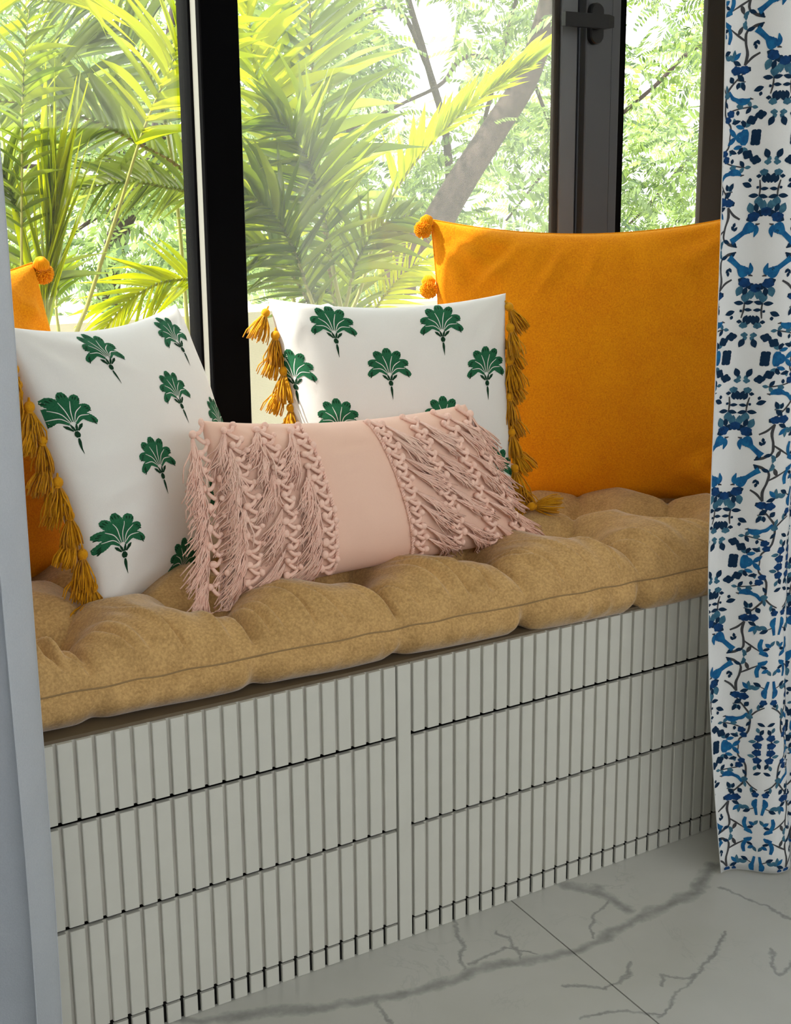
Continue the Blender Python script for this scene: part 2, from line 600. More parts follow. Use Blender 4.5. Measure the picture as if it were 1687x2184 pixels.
# lever handle: upright oval rose + horizontal lever
hz = 1.362
b = MB()
vs, fs = [], []
for yy, sc_ in ((WY - .012, 1), (WY - .022, 1), (WY - .0245, .88)):
    for j in range(28):
        an = 2 * math.pi * j / 28
        cx_, cz_ = math.cos(an) * .0165 * sc_, math.sin(an) * .0165 * sc_ + (.021 if math.sin(an) > 0 else -.021)
        vs.append((.828 + cx_, yy, hz + cz_))
for i in range(2):
    for j in range(28): fs.append((i * 28 + j, i * 28 + (j + 1) % 28, (i + 1) * 28 + (j + 1) % 28, (i + 1) * 28 + j))
fs.append(tuple(56 + j for j in range(28)))
b.add(vs, fs)
hd = b.build('handle', M['handle'], w3)
fix_normals(hd)
b = MB()
b.tube([(.828, WY - .022, hz), (.828, WY - .050, hz)], .010, 14)
pts = [(.842, WY - .048), (.828, WY - .050), (.80, WY - .050), (.74, WY - .050), (.722, WY - .050)]
vs = []
for (x, y), h in zip(pts, (.010, .0125, .0125, .0125, .0125)):
    vs += [(x, y - .006, hz - h), (x, y + .006, hz - h), (x, y + .006, hz + h), (x, y - .006, hz + h)]
fs = []
for i in range(4):
    for j in range(4): fs.append((i * 4 + j, i * 4 + (j + 1) % 4, (i + 1) * 4 + (j + 1) % 4, (i + 1) * 4 + j))
fs += [(3, 2, 1, 0), (16, 17, 18, 19)]
b.add(vs, fs)
lv = b.build('lever', M['handle'], hd)
fix_normals(lv)

# ------------------------------------------------------------------ outside: balcony and ground
struct('balcony_floor', [(-4, 5, .72, 1.9, -.15, -.01)], M['parapet'], 'pale balcony floor outside the window')
pb = MB(); pb.box(-4, 5, 1.60, 1.75, -.01, .735); pb.box(-4, 5, 1.57, 1.78, .735, .765, bev=.004)
tag(pb.build('parapet_wall', M['parapet']), 'low cream parapet wall of the balcony outside', kind='structure')
b = MB(); b.box(-40, 45, 2.2, 60, -3.3, -3.0)
tag(b.build('ground', M['lawn']), 'pale sunlit ground beyond the balcony', kind='structure')

# ------------------------------------------------------------------ storage bench
PITCH_S, SLW = .02432, .0192
ZR = [(.3178, .4200), (.1782, .3116), (.0305, .1726), (0.0005, .0266)]
bench_l = thing('storage_cabinet', (-.3, .02, 0), 'white fluted storage cabinet under the cushion, beside the pale plain curtain', 'cabinet')
bench_r = thing('storage_cabinet', (.6, .02, 0), 'white fluted storage cabinet under the cushion, beside the bird print curtain', 'cabinet')


def slat_mesh(h):
    q = MB()
    q.box(-SLW / 2, SLW / 2, 0, .0062, 0, h, bev=.0009)
    return q.mesh('slat', M['laminate'])


sl_me = [slat_mesh(z1 - z0) for z0, z1 in ZR]
row_names = ['top_panel', 'drawer', 'drawer', 'plinth']
for bench, i0, i1 in ((bench_l, -14, 20), (bench_r, 22, 70)):
    xa = (i0 - 1 - 20.5) * PITCH_S
    xb = (i1 - 20.5) * PITCH_S
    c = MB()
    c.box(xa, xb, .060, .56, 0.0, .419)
    c.build('carcass', M['gap_shade'], bench)
    for r, (z0, z1) in enumerate(ZR):
        p = MB()
        if r < 3:
            p.box(xa + .0015, xb - .0015, .0056, .0080, z0, z1)
            if r == 0 and bench is bench_r:
                xm = (27 - 20.5) * PITCH_S
                p = MB()
                p.box(xa + .0015, xm - .0030, .0056, .0080, z0, z1)
                row0 = p.build(row_names[r], M['groove'], bench)
                p = MB()
                p.box(xm - .0002, xb - .0015, .0056, .0080, z0, z1)
            row = p.build(row_names[r], M['groove'], bench)
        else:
            p.box(xa + .0015, xb - .0015, .0046, .0066, z0, z1 + .003)  # black strip standing in for the shade between the plinth slats
            row = p.build(row_names[r], M['gap_shade'], bench)
        for i in range(i0, i1 + 1):
            xc = (i - .5 - 20.5) * PITCH_S + .0004
            if xc > 1.2: continue
            s = link('slat', sl_me[r], row0 if (r == 0 and bench is bench_r and i <= 27) else row)
            jit = rng.uniform(-.0005, .0005)
            base = s.location.copy()
            s.location = base + Vector((xc + PITCH_S * .0, 0.0 + jit * .6, z0))
# centre stile between the two cabinets (one slat wide, full height)
b = MB(); b.box(-.5 * PITCH_S + .0015 - 0.0 * PITCH_S, .5 * PITCH_S - .0015, -.0002, .018, .0005, .42, bev=.0009)
b.build('stile', M['laminate'], bench_l)
b = MB(); b.box(-.86, 1.22, .0065, .60, .4200, .4245)
tag(b.build('bench_top', M['topboard']), 'thin brown board on top of the white cabinets under the cushion', 'bench top')

# ------------------------------------------------------------------ tufted seat cushion
TX = .2165
TUFT1 = [(-.665 + TX * i, .150) for i in range(9)]
TUFT2 = [(-.665 + TX * (i + .5) + .02, .275) for i in range(8)]
TUFT3 = [(-.665 + TX * i + .03, .415) for i in range(9)]
CX0, CX1, CYB = -.84, 1.20, .575
ZS, ZBOT = .473, .4250


def cy_front(x):
    return .024 - .040 * (np.asarray(x) + .5) / 1.05


def segd(X, Y, a, b):
    ax, ay = a; bx, by = b
    dx, dy = bx - ax, by - ay
    t = np.clip(((X - ax) * dx + (Y - ay) * dy) / (dx * dx + dy * dy), 0, 1)
    return np.hypot(X - ax - t * dx, Y - ay - t * dy)


def seat_top(X, Y):
    X = np.asarray(X, float); Y = np.asarray(Y, float)
    d = np.full(X.shape, 9.0)
    for tx, ty in TUFT1 + TUFT2 + TUFT3:
        d = np.minimum(d, np.hypot(X - tx, Y - ty))
    cr = np.full(X.shape, 9.0)
    for tx, ty in TUFT1:
        cr = np.minimum(cr, segd(X, Y, (tx, ty), (tx + .012, float(cy_front(tx)))))
    cr2 = np.full(X.shape, 9.0)
    for A, B in ((TUFT1, TUFT2), (TUFT2, TUFT3)):
        for a in A:
            for q in B:
                if abs(a[0] - q[0]) < TX * .75: cr2 = np.minimum(cr2, segd(X, Y, a, q))
    h = .068 * (1 - np.exp(-(d / .052) ** 1.35))
    h -= .024 * np.exp(-(cr / .022) ** 1.1) + .010 * np.exp(-(cr / .0045) ** 2)
    h -= .015 * np.exp(-(cr2 / .022) ** 1.1) + .004 * np.exp(-(cr2 / .005) ** 2)
    t = np.clip((Y - cy_front(X)) / .105, 0, 1)
    e = (1 - (1 - t) ** 2.3) ** (1 / 1.9)
    # gathers running back from the seam
    wr = np.sin(X * 118 + 2.2 * np.sin(X * 23) + 9 * Y) * np.sin(X * 41 + 1.3) + .6 * np.sin(X * 210 + 3 * np.sin(X * 31) + 20 * Y)
    g = np.exp(-(np.clip(Y - cy_front(X), 0, 1) / .075)) * np.clip((Y - cy_front(X)) / .02, 0, 1)
    h = h + .0030 * wr * g
    fold = np.zeros(X.shape)
    for fx, sl, am, w in FOLDS:
        yy = Y - cy_front(X)
        xx = X - (fx - sl * yy)
        env = np.clip(yy / .012, 0, 1) * np.exp(-(yy / .085) ** 2)
        fold += am * env * (np.exp(-(xx / w) ** 2) - .9 * np.exp(-((xx - w * 1.5) / (w * .9)) ** 2))
    tb = np.clip((CYB - Y) / .06, 0, 1)
    eb = (1 - (1 - tb) ** 2.2) ** .5
    return ZS + (h + fold) * e * eb


FOLDS = [(rng.uniform(-.6, .9), rng.uniform(.1, .7), rng.uniform(.008, .015), rng.uniform(.004, .009)) for _ in range(40)]
NX, NYT, NB = 620, 110, 12
xs = np.linspace(CX0, CX1, NX)
rows = []
for q in range(NYT):
    t = q / (NYT - 1)
    tt = t ** 0.75 if False else t
    Y = CYB + (cy_front(xs) - CYB) * (1 - (1 - tt) ** 1.6)
    rows.append(np.stack([xs, Y, seat_top(xs, Y)], -1))
pin = np.zeros(NX)
for (tx, ty), ps in zip(TUFT1, (.3, .45, .5, .55, 1.0, .95, .6, .6, .6)): pin += ps * np.exp(-((xs - tx - .012) / .016) ** 2)
zseam = rows[-1][:, 2] - .0025 * pin + .0010 * np.sin(xs * 60 + 2 * np.sin(xs * 17))
rows[-1][:, 2] = zseam
rows[-1][:, 1] += .006 * pin
wob = .0022 * np.sin(xs * 95 + 3 * np.sin(xs * 21)) + .0015 * np.sin(xs * 190 + 1)
for q in range(1, NB + 1):
    t = q / NB
    bul = .011 * math.sin(math.pi * min(t * 1.02, 1)) + .004 * (1 - t)
    Y = rows[NYT - 1][:, 1] - bul * (1 - .9 * pin) + .012 * t ** 3 + wob * math.sin(math.pi * t) + .009 * pin * t
    zb = ZBOT + .0003 + .012 * pin ** 2 * 0.9 + .001 * (1 + np.sin(xs * 33 + 1.5)) - .006 * np.clip((xs - .1) / .3, 0, 1)
    rows.append(np.stack([xs, Y, zseam + (zb - zseam) * t], -1))
rows.append(np.stack([xs, np.maximum(rows[-1][:, 1] + .03, .012), np.full(NX, ZBOT)], -1))
rows.append(np.stack([xs, np.full(NX, CYB), np.full(NX, ZBOT)], -1))
V = np.stack(rows, 0)
nr = V.shape[0]
seat = thing('seat_cushion', (.2, .28, ZBOT), 'long tan velvet tufted seat cushion on top of the bench', 'cushion')
b = MB()
fs = grid_faces(nr, NX)
fs += [(((nr - 1) * NX + j), j, j + 1, (nr - 1) * NX + j + 1) for j in range(NX - 1)]
fs.append(tuple(i * NX for i in range(nr)))
fs.append(tuple(i * NX + NX - 1 for i in range(nr - 1, -1, -1)))
b.add(V.reshape(-1, 3), fs)
o = b.build('padding', M['seat'], seat, True)
fix_normals(o)
b = MB()
sp = V[NYT - 1][::3].copy()
sp[:, 1] -= .0008
b.tube(sp, .0013, 5)
b.build('seam_piping', M['seam'], seat, True)
for tx, ty in TUFT1 + TUFT2 + TUFT3:
    b = MB()
    b.ball((tx, ty, float(seat_top(np.array([tx]), np.array([ty]))[0]) + .001), .008, .008, .003)
    b.build('tuft_button', M['seat'], seat, True)


# ------------------------------------------------------------------ pillows
class Pillow:
    def __init__(s, BL, BR, TL, TR, T, pinch=.06, ex=.42, creases=(), wrinkle=.003, seed=0, sag=0.0):
        s.c = [np.array(q, float) for q in (BL, BR, TL, TR)]
        w = (s.c[1] - s.c[0] + s.c[3] - s.c[2]) / 2
        h = (s.c[2] - s.c[0] + s.c[3] - s.c[1]) / 2
        s.W, s.H = np.linalg.norm(w), np.linalg.norm(h)
        s.w, s.h = w / s.W, h / s.H
        n = np.cross(w, h)
        s.n = n / np.linalg.norm(n)
        s.T, s.pinch, s.ex, s.cre, s.wr, s.seed, s.sag = T, pinch, ex, creases, wrinkle, seed, sag

    def pt(s, u, v, side=1, off=0.0):
        u = np.asarray(u, float); v = np.asarray(v, float)
        uo, vo = np.clip(u, -1, 1), np.clip(v, -1, 1)
        uu = uo * (1 - s.pinch * (1 - vo ** 2))
        vv = vo * (1 - s.pinch * (1 - uo ** 2))
        # the fill slumps: the top edge hangs in the middle
        vv = vv - s.sag * (1 - uo ** 2) * np.clip(vo, 0, 1) ** 2
        a = ((uu + 1) / 2)[..., None]; bb = ((vv + 1) / 2)[..., None]
        p = s.c[0] * (1 - a) * (1 - bb) + s.c[1] * a * (1 - bb) + s.c[2] * (1 - a) * bb + s.c[3] * a * bb
        q = np.clip((1 - uo ** 2) * (1 - vo ** 2), 0, 1)
        th = s.T * q ** s.ex * (1 - .10 * vo)
        sd = s.seed
        env = q ** .35 * np.clip(uo ** 2 + vo ** 2, 0, 1.2)
        wr = s.wr * env * (np.sin(7 * uo + 3 * np.sin(5 * vo + sd) + sd) * np.cos(6 * vo + 2 * uo + sd * 2) + .6 * np.sin(13 * uo * vo + 5 * uo + sd))
        # pulls that radiate out of the corners
        for cu in (-1, 1):
            for cv in (-1, 1):
                du, dv = uo - cu, vo - cv
                rr = np.hypot(du, dv)
                an = np.arctan2(dv * -cv, du * -cu)
                wr = wr + s.wr * 1.2 * np.sin(an * 11 + sd + cu) * np.exp(-((rr - .32) / .25) ** 2) * np.clip(q * 6, 0, 1)
        for (pu, pv, ang, ln, wd, am) in s.cre:
            du, dv = uo - pu, vo - pv
            la = du * math.cos(ang) + dv * math.sin(ang)
            lb = -du * math.sin(ang) + dv * math.cos(ang)
            wr = wr + am * np.exp(-(la / ln) ** 2) * (np.exp(-(lb / wd) ** 2) - .7 * np.exp(-((lb - wd * 1.8) / (wd * 1.1)) ** 2)) * np.clip(q * 5, 0, 1)
        p = p + (side * (th + wr * (1 if side > 0 else .3)) + off)[..., None] * s.n
        # beyond the edge: straight on, falling a little
        p = p + ((u - uo) * s.W / 2)[..., None] * s.w + ((v - vo) * s.H / 2)[..., None] * s.h
        return p

    def body(s, name, m, parent, N=56):
        t = np.linspace(-1, 1, N)
        t = np.sin(t * math.pi / 2) * .75 + t * .25
        U, Vv = np.meshgrid(t, t, indexing='ij')
        A = s.pt(U, Vv, 1).reshape(-1, 3)
        B = s.pt(U, Vv, -1).reshape(-1, 3)
        b = MB()
        f = grid_faces(N, N)
        b.add(A, f)
        b.add(B, [tuple(reversed(q)) for q in f])
        o = b.build(name, m, parent, True)
        import bmesh
        bm = bmesh.new(); bm.from_mesh(o.data)
        bmesh.ops.remove_doubles(bm, verts=bm.verts, dist=.0004)
        bmesh.ops.recalc_face_normals(bm, faces=bm.faces)
        bm.to_mesh(o.data); bm.free()
        o.data.polygons.foreach_set('use_smooth', [True] * len(o.data.polygons))
        return o

    def edge_tube(s, which, r, m, parent, name='piping'):
        t = np.linspace(-1, 1, 60)
        one = np.ones_like(t)
        e = {'L': s.pt(-one, t), 'R': s.pt(one, t), 'T': s.pt(t, one), 'B': s.pt(t, -one)}[which]
        b = MB(); b.tube(e, r, 5)
        return b.build(name, m, parent, True)


# strokes of print, laid on a surface by f(x, y) -> point
def stroke(mb_, path, widths, fmap, mi=0, sub=10, jag=0.0, z=0.0, seed=0):
    P = np.array(path, float)
    n = len(P)
    if n == 2: ts = np.linspace(0, 1, sub + 1); C = P[0] + (P[1] - P[0]) * ts[:, None]
    else:
        S = spline([(p[0], p[1], 0) for p in P], sub + 1)
        C = np.array([(q.x, q.y) for q in S])
    wt = np.interp(np.linspace(0, 1, sub + 1), np.linspace(0, 1, len(widths)), widths)
    T = np.gradient(C, axis=0)
    T /= np.linalg.norm(T, axis=1)[:, None] + 1e-12
    Nn = np.stack([-T[:, 1], T[:, 0]], -1)
    if jag > 0:
        wt = wt * (1 + jag * np.where(np.arange(sub + 1) % 2 == 0, 1, -1) * (np.linspace(0, 1, sub + 1) > .35))
    Lp, Rp = C + Nn * wt[:, None] / 2, C - Nn * wt[:, None] / 2
    pts = np.concatenate([Lp, C, Rp], 0)
    W3 = fmap(pts[:, 0], pts[:, 1], z)
    k = sub + 1
    f = []
    for i in range(sub):
        f.append((i, k + i, k + i + 1, i + 1))
        f.append((k + i, 2 * k + i, 2 * k + i + 1, k + i + 1))
    mb_.add(W3, f, mi)


def palm_motif(mb_, fmap, s=1.0):
    """feathered fan on a bulb with a spike, drawn about (0,0) at the fan's foot"""
    for ang, ln, w in ((0, .046, .0165), (27, .045, .0155), (-27, .045, .0155), (55, .041, .0145), (-55, .041, .0145), (84, .036, .0125), (-84, .036, .0125)):
        a = R(ang)
        sx = math.sin(a)
        tip = (ln * math.sin(a) * .98, ln * math.cos(a) * 1.0 - (.006 * abs(sx) ** 3))
        mid = (ln * .52 * math.sin(a * .82), ln * .52 * math.cos(a * .82) + .002)
        st = (.0045 * math.sin(a), .004 * math.cos(a) - .001)
        stroke(mb_, [(st[0] * s, st[1] * s), (mid[0] * s, mid[1] * s), (tip[0] * s, tip[1] * s)],
               [q * s for q in (.002, .0040 * w / .016, .0062 * w / .016, .0088 * w / .016, .0112 * w / .016, w * .84, w * .93, w * .97, w * .92, w * .78, w * .35)], fmap, 0, 26, .05)
        # darker feathered tip
        p1 = (mid[0] + (tip[0] - mid[0]) * .55, mid[1] + (tip[1] - mid[1]) * .55)
        for q in (-1, 0, 1):
            n_ = (math.cos(a), -math.sin(a))
            e = (tip[0] + n_[0] * q * w * .27 - sx * .0035, tip[1] + n_[1] * q * w * .27 - math.cos(a) * (.003 + .001 * abs(q)))
            stroke(mb_, [(p1[0] * s + n_[0] * q * w * .22 * s, p1[1] * s + n_[1] * q * w * .22 * s), (e[0] * s, e[1] * s)], [.0003 * s, .0020 * s, .0014 * s], fmap, 1, 6, z=.00025)
    for ang in (-70, -41, -13.5, 13.5, 41, 70):
        a = R(ang)
        l_ = .034 - .006 * abs(ang) / 70
        stroke(mb_, [(.004 * math.sin(a) * s, .002 * s), (l_ * .55 * math.sin(a * .8) * s, (l_ * .55 * math.cos(a * .8) + .001) * s), (l_ * math.sin(a) * s, l_ * math.cos(a) * s)], [.0007 * s, .0011 * s, .0012 * s, .0006 * s], fmap, 2, 12, z=.0004)
    for q in (-1, 1):
        stroke(mb_, [(q * .003 * s, -.010 * s), (q * .0085 * s, -.004 * s), (q * .012 * s, -.001 * s)], [.002 * s, .0045 * s, .001 * s], fmap, 1, 8)
        stroke(mb_, [(q * .0008 * s, -.010 * s), (q * .004 * s, .0 * s)], [.002 * s, .0034 * s, .0012 * s], fmap, 1, 6)
    stroke(mb_, [(0, -.0105 * s), (0, -.0195 * s)], [.003 * s, .0072 * s, .0075 * s, .004 * s], fmap, 1, 8)
    stroke(mb_, [(0, -.0205 * s), (0, -.043 * s)], [.0022 * s, .0042 * s, .003 * s, .0016 * s, .0004 * s], fmap, 1, 10)


def make_tassel(seed):
    r = random.Random(seed)
    b = MB()
    b.tube([(0, 0, .003), (0, 0, -.004)], [.0012, .002], 6)
    b.ball((0, 0, -.008), .0066, .0066, .0068, 12, 8)
    b.tube([(0, 0, -.0125), (0, 0, -.0150)], [.0046, .0046], 10)
    L = .040
    for i in range(46):
        an = r.uniform(0, 2 * math.pi)
        rad = math.sqrt(r.random())
        x0, y0 = .0036 * rad * math.cos(an), .0036 * rad * math.sin(an)
        fl = r.uniform(.006, .0165) * rad
        dx, dy = fl * math.cos(an) + r.gauss(0, .0015), fl * math.sin(an) + r.gauss(0, .0015)
        ln = L * r.uniform(.78, 1.02)
        w = r.uniform(-.0012, .0012)
        pts = [(x0, y0, -.013), (x0 + dx * .55 + w, y0 + dy * .55 - w, -.013 - ln * .35), (x0 + dx * .9 - w, y0 + dy * .9 + w, -.013 - ln * .7), (x0 + dx, y0 + dy, -.013 - ln)]
        b.tube(pts, [.0010, .0011, .0011, .0009], 3)
    return b.mesh('tassel', M['mustard'], True)


TASSELS = [make_tassel(s) for s in range(5)]


def hang(me, name, parent, p, d, scale=1.0, spin=0.0):
    """put a copy of a shared mesh at p with its -Z along d"""
    d = Vector(d).normalized()
    q = d.to_track_quat('-Z', 'Y')
    o = link(name, me, parent)
    off = o.location.copy()
    o.location = off + Vector(p)
    o.rotation_mode = 'QUATERNION'
    from mathutils import Quaternion
    o.rotation_quaternion = q @ Quaternion((0, 0, 1), spin)
    o.scale = (scale,) * 3
    return o


def make_pompom(seed):
    r = random.Random(seed)
    b = MB()
    b.ball((0, 0, 0), .0115, nu=14, nv=10)
    for i in range(620):
        z = r.uniform(-1, 1)
        an = r.uniform(0, 2 * math.pi)
        q = math.sqrt(1 - z * z)
        d = Vector((q * math.cos(an), q * math.sin(an), z))
        ln = .0158 * r.uniform(.90, 1.05)
        t = (d + Vector((r.gauss(0, .05), r.gauss(0, .05), r.gauss(0, .05)))).normalized()
        b.tube([d * .009, t * ln], [.0011, .0008], 4)
    return b.mesh('pompom', M['pom'], True)


POMS = [make_pompom(s) for s in range(3)]
b = MB()
rr_ = random.Random(3)
for i in range(26):
    an = 2 * math.pi * i / 26
    b.tube([(0, 0, .011), (.006 * math.cos(an), .006 * math.sin(an), .0095), (.0112 * math.cos(an), .0112 * math.sin(an), .001), (.0085 * math.cos(an), .0085 * math.sin(an), -.008)], [.001, .0014, .0016, .0012], 4)
b.ball((0, 0, 0), .0102, .0102, .0098)
POMCAP = b.mesh('pompom_cap', M['pom'], True)


def pompom(parent, p, k, tilt):
    """a capped pair: wound cap above, fuzzy ball below"""
    o = hang(POMS[k % 3], 'pompom', parent, p, (0, 0, -1), 1.0, k)
    c = bpy.data.objects.new('cap', POMCAP)
    COL.objects.link(c)
    c.parent = o
    c.location = Vector((tilt * .008, 0, .0135))
    c.rotation_euler = (0, tilt * .5, 0)
    return o


# --- orange pillows
o1 = thing('orange_pillow', (.64, .36, .5), 'big orange velvet pillow with pompoms standing beside the bird print curtain', 'pillow', 'orange velvet pillows')
po1 = Pillow((.405, .505, .495), (.90, .205, .495), (.408, .525, 1.008), (.872, .205, 1.015), .085, .045, .40,
             [(-.30, .70, R(62), .20, .030, .010), (-.05, .72, R(70), .18, .026, .007), (-.62, .72, R(48), .22, .034, .012), (.30, .74, R(95), .16, .03, .007), (.10, .80, R(80), .12, .022, .005),
              (-.80, .82, R(45), .16, .05, .011), (.80, -.62, R(30), .28, .05, .010), (.62, .72, R(120), .2, .035, .007)], .0045, 1.0, .075)
po1.body('cover', M['orange'], o1)
for e in 'LTRB': po1.edge_tube(e, .0016, M['orange'], o1)
for k, (v, dx, dz) in enumerate(((.95, -.020, -.004), (.535, -.020, -.002), (.08, -.018, -.004), (-.36, -.018, -.004), (-.8, -.018, -.004))):
    p = po1.pt(np.array(-1.0), np.array(v))
    pompom(o1, (p[0] + dx, p[1] - .002, p[2] + dz), k, 1)
o2 = thing('orange_pillow', (-.48, .42, .5), 'orange velvet pillow with pompoms mostly hidden behind the plain curtain', 'pillow', 'orange velvet pillows')
po2 = Pillow((-.70, .27, .492), (-.245, .525, .492), (-.745, .285, .96), (-.318, .505, .960), .085, .05, .40,
             [(.80, .72, R(135), .2, .05, .007), (.5, .75, R(110), .2, .04, .005), (.85, .45, R(160), .16, .05, .005)], .0022, 4.0, .06)
po2.body('cover', M['orange'], o2)
for e in 'LTRB': po2.edge_tube(e, .0016, M['orange'], o2)
for k, (v, dx, dz) in enumerate(((.93, .014, .0), (.40, .011, -.008), (-.1, .011, -.004))):
    p = po2.pt(np.array(1.0), np.array(v))
    pompom(o2, (p[0] + dx, p[1] - .002, p[2] + dz), k + 1, -1)

# --- palm print pillows
def print_on(pl, parent, spots, m):
    for uf, vf in spots:
        b_ = MB()
        u0, v0 = uf * 2 - 1, 1 - vf * 2

        def fm(x, y, z, u0=u0, v0=v0):
            u = np.clip(u0 + x / (pl.W / 2), -.995, .995)
            v = np.clip(v0 + y / (pl.H / 2), -.995, .995)
            return pl.pt(u, v, 1, .0007 + z)
        palm_motif(b_, fm, 1.0)
        b_.build('palm_print', [M['green'], M['greend'], M['white']], parent, True)


p1 = thing('palm_print_pillow', (.23, .35, .5), 'white pillow with green palm motifs standing between the orange pillow and the pink one', 'pillow', 'white palm print pillows')
pp1 = Pillow((.075, .405, .498), (.412, .272, .492), (.045, .455, .893), (.402, .300, .893), .066, .05, .42,
             [(-.82, .8, R(60), .2, .04, .004), (-.55, .1, R(20), .15, .05, .003), (.8, -.55, R(120), .2, .05, .004)], .0016, 2.0, .045)
pp1.body('cover', M['white'], p1)
print_on(pp1, p1, [(.235, .115), (.695, .115), (.03, .315), (.44, .295), (.885, .315), (.19, .51), (.665, .51), (.03, .735), (.44, .72), (.90, .735), (.22, .93), (.68, .93)], M['green'])
p2 = thing('palm_print_pillow', (-.2, .34, .5), 'white pillow with green palm motifs leaning left against the hidden orange pillow', 'pillow', 'white palm print pillows')
pp2 = Pillow((-.345, .225, .497), (-.005, .430, .497), (-.447, .262, .895), (-.112, .462, .892), .070, .045, .42,
             [(-.75, .05, R(5), .22, .05, .0035), (-.7, -.2, R(8), .2, .04, .003), (-.75, -.42, R(12), .2, .04, .003), (-.86, -.86, R(20), .16, .06, .006), (-.4, .8, R(150), .3, .06, .004)], .0016, 5.0, .07)
pp2.body('cover', M['white'], p2)
print_on(pp2, p2, [(.33, .13), (.80, .12), (.06, .35), (.60, .33), (.34, .56), (.86, .475), (.09, .785), (.66, .765), (.38, .955), (.95, .86)], M['green'])
for pl, par, which, vs_ in ((pp2, p2, -1, np.linspace(.90, -.985, 16)), (pp1, p1, -1, np.linspace(.93, -.85, 13)), (pp1, p1, 1, np.linspace(.93, -.80, 13))):
    for i, v in enumerate(vs_):
        p = pl.pt(np.array(float(which)), np.array(float(v) + rng.uniform(-.02, .02)))
        outw = pl.w * which
        k = (.06 if i % 2 else .50) + rng.uniform(-.08, .10)
        d = Vector((outw[0] * k, outw[1] * k - rng.uniform(0.0, .25), -1))
        if v < -.78:
            d = Vector((outw[0] * .9, outw[1] * .9 - .25, -.42))
        hang(TASSELS[i % 5], 'tassel', par, (p[0] + outw[0] * (.004 if which < 0 else -.003), p[1] + outw[1] * .004 - .009 * (i % 2) - (.004 if which > 0 else 0), p[2] - .002), d, rng.uniform(1.0, 1.18), rng.uniform(0, 6))
# the lowest tassel on the right lies along the seat
p = pp1.pt(np.array(1.0), np.array(-.86))
hang(TASSELS[1], 'tassel', p1, (p[0] - .002, p[1] - .030, float(seat_top(np.array([p[0] + .02]), np.array([p[1] - .035]))[0]) + .012), (.85, -.30, -.05), 1.15, 1.0)

# --- pink fringed lumbar pillow
pk = thing('lumbar_pillow', (.07, .18, .5), 'small pink lumbar pillow with knotted fringe lying in front of the others', 'pillow')
pl = Pillow((-.205, .150, .512), (.355, .178, .508), (-.192, .215, .752), (.252, .205, .735), .062, .05, .40,
            [(-.12, .55, R(15), .12, .04, .002), (-.12, .35, R(10), .1, .03, .0018)], .0014, 3.0, .07)
pl.body('cover', M['pink'], pk)


def strand_bundle(u0, v0, du, dv, n, seed, Lm):
    """frayed tassel lying on the pillow face"""
    r = random.Random(seed)
    b_ = MB()
    for i in range(n):
        sp_ = r.gauss(0, .07)
        ph = r.uniform(0, 6.28)
        am = r.uniform(.015, .05)
        ln = r.uniform(.75, 1.08)
        st = 7
        t = np.linspace(0, 1, st)
        nx, ny = -dv, du
        fan = sp_ * t ** 1.2 + am * np.sin(t * r.uniform(7, 13) + ph) * t
        u = u0 + du * ln * t + nx * fan * .9
        v = v0 + dv * ln * t + ny * fan * 1.6
        lift = .003 + .006 * np.sin(np.clip(t, 0, 1) * 2.6) * r.uniform(.3, 1.2) + .0035 * np.abs(np.sin(t * 9 + ph)) * t
        P3 = pl.pt(u, v, 1, 0.0) + np.array(pl.n) * lift[:, None]
        over = np.clip(-1 - v, 0, 1) * pl.H / 2
        P3[:, 2] = np.maximum(P3[:, 2], .500)
        b_.tube(P3, [.0016, .0015, .0014, .0014, .0013, .0012, .0009], 3)
    return b_


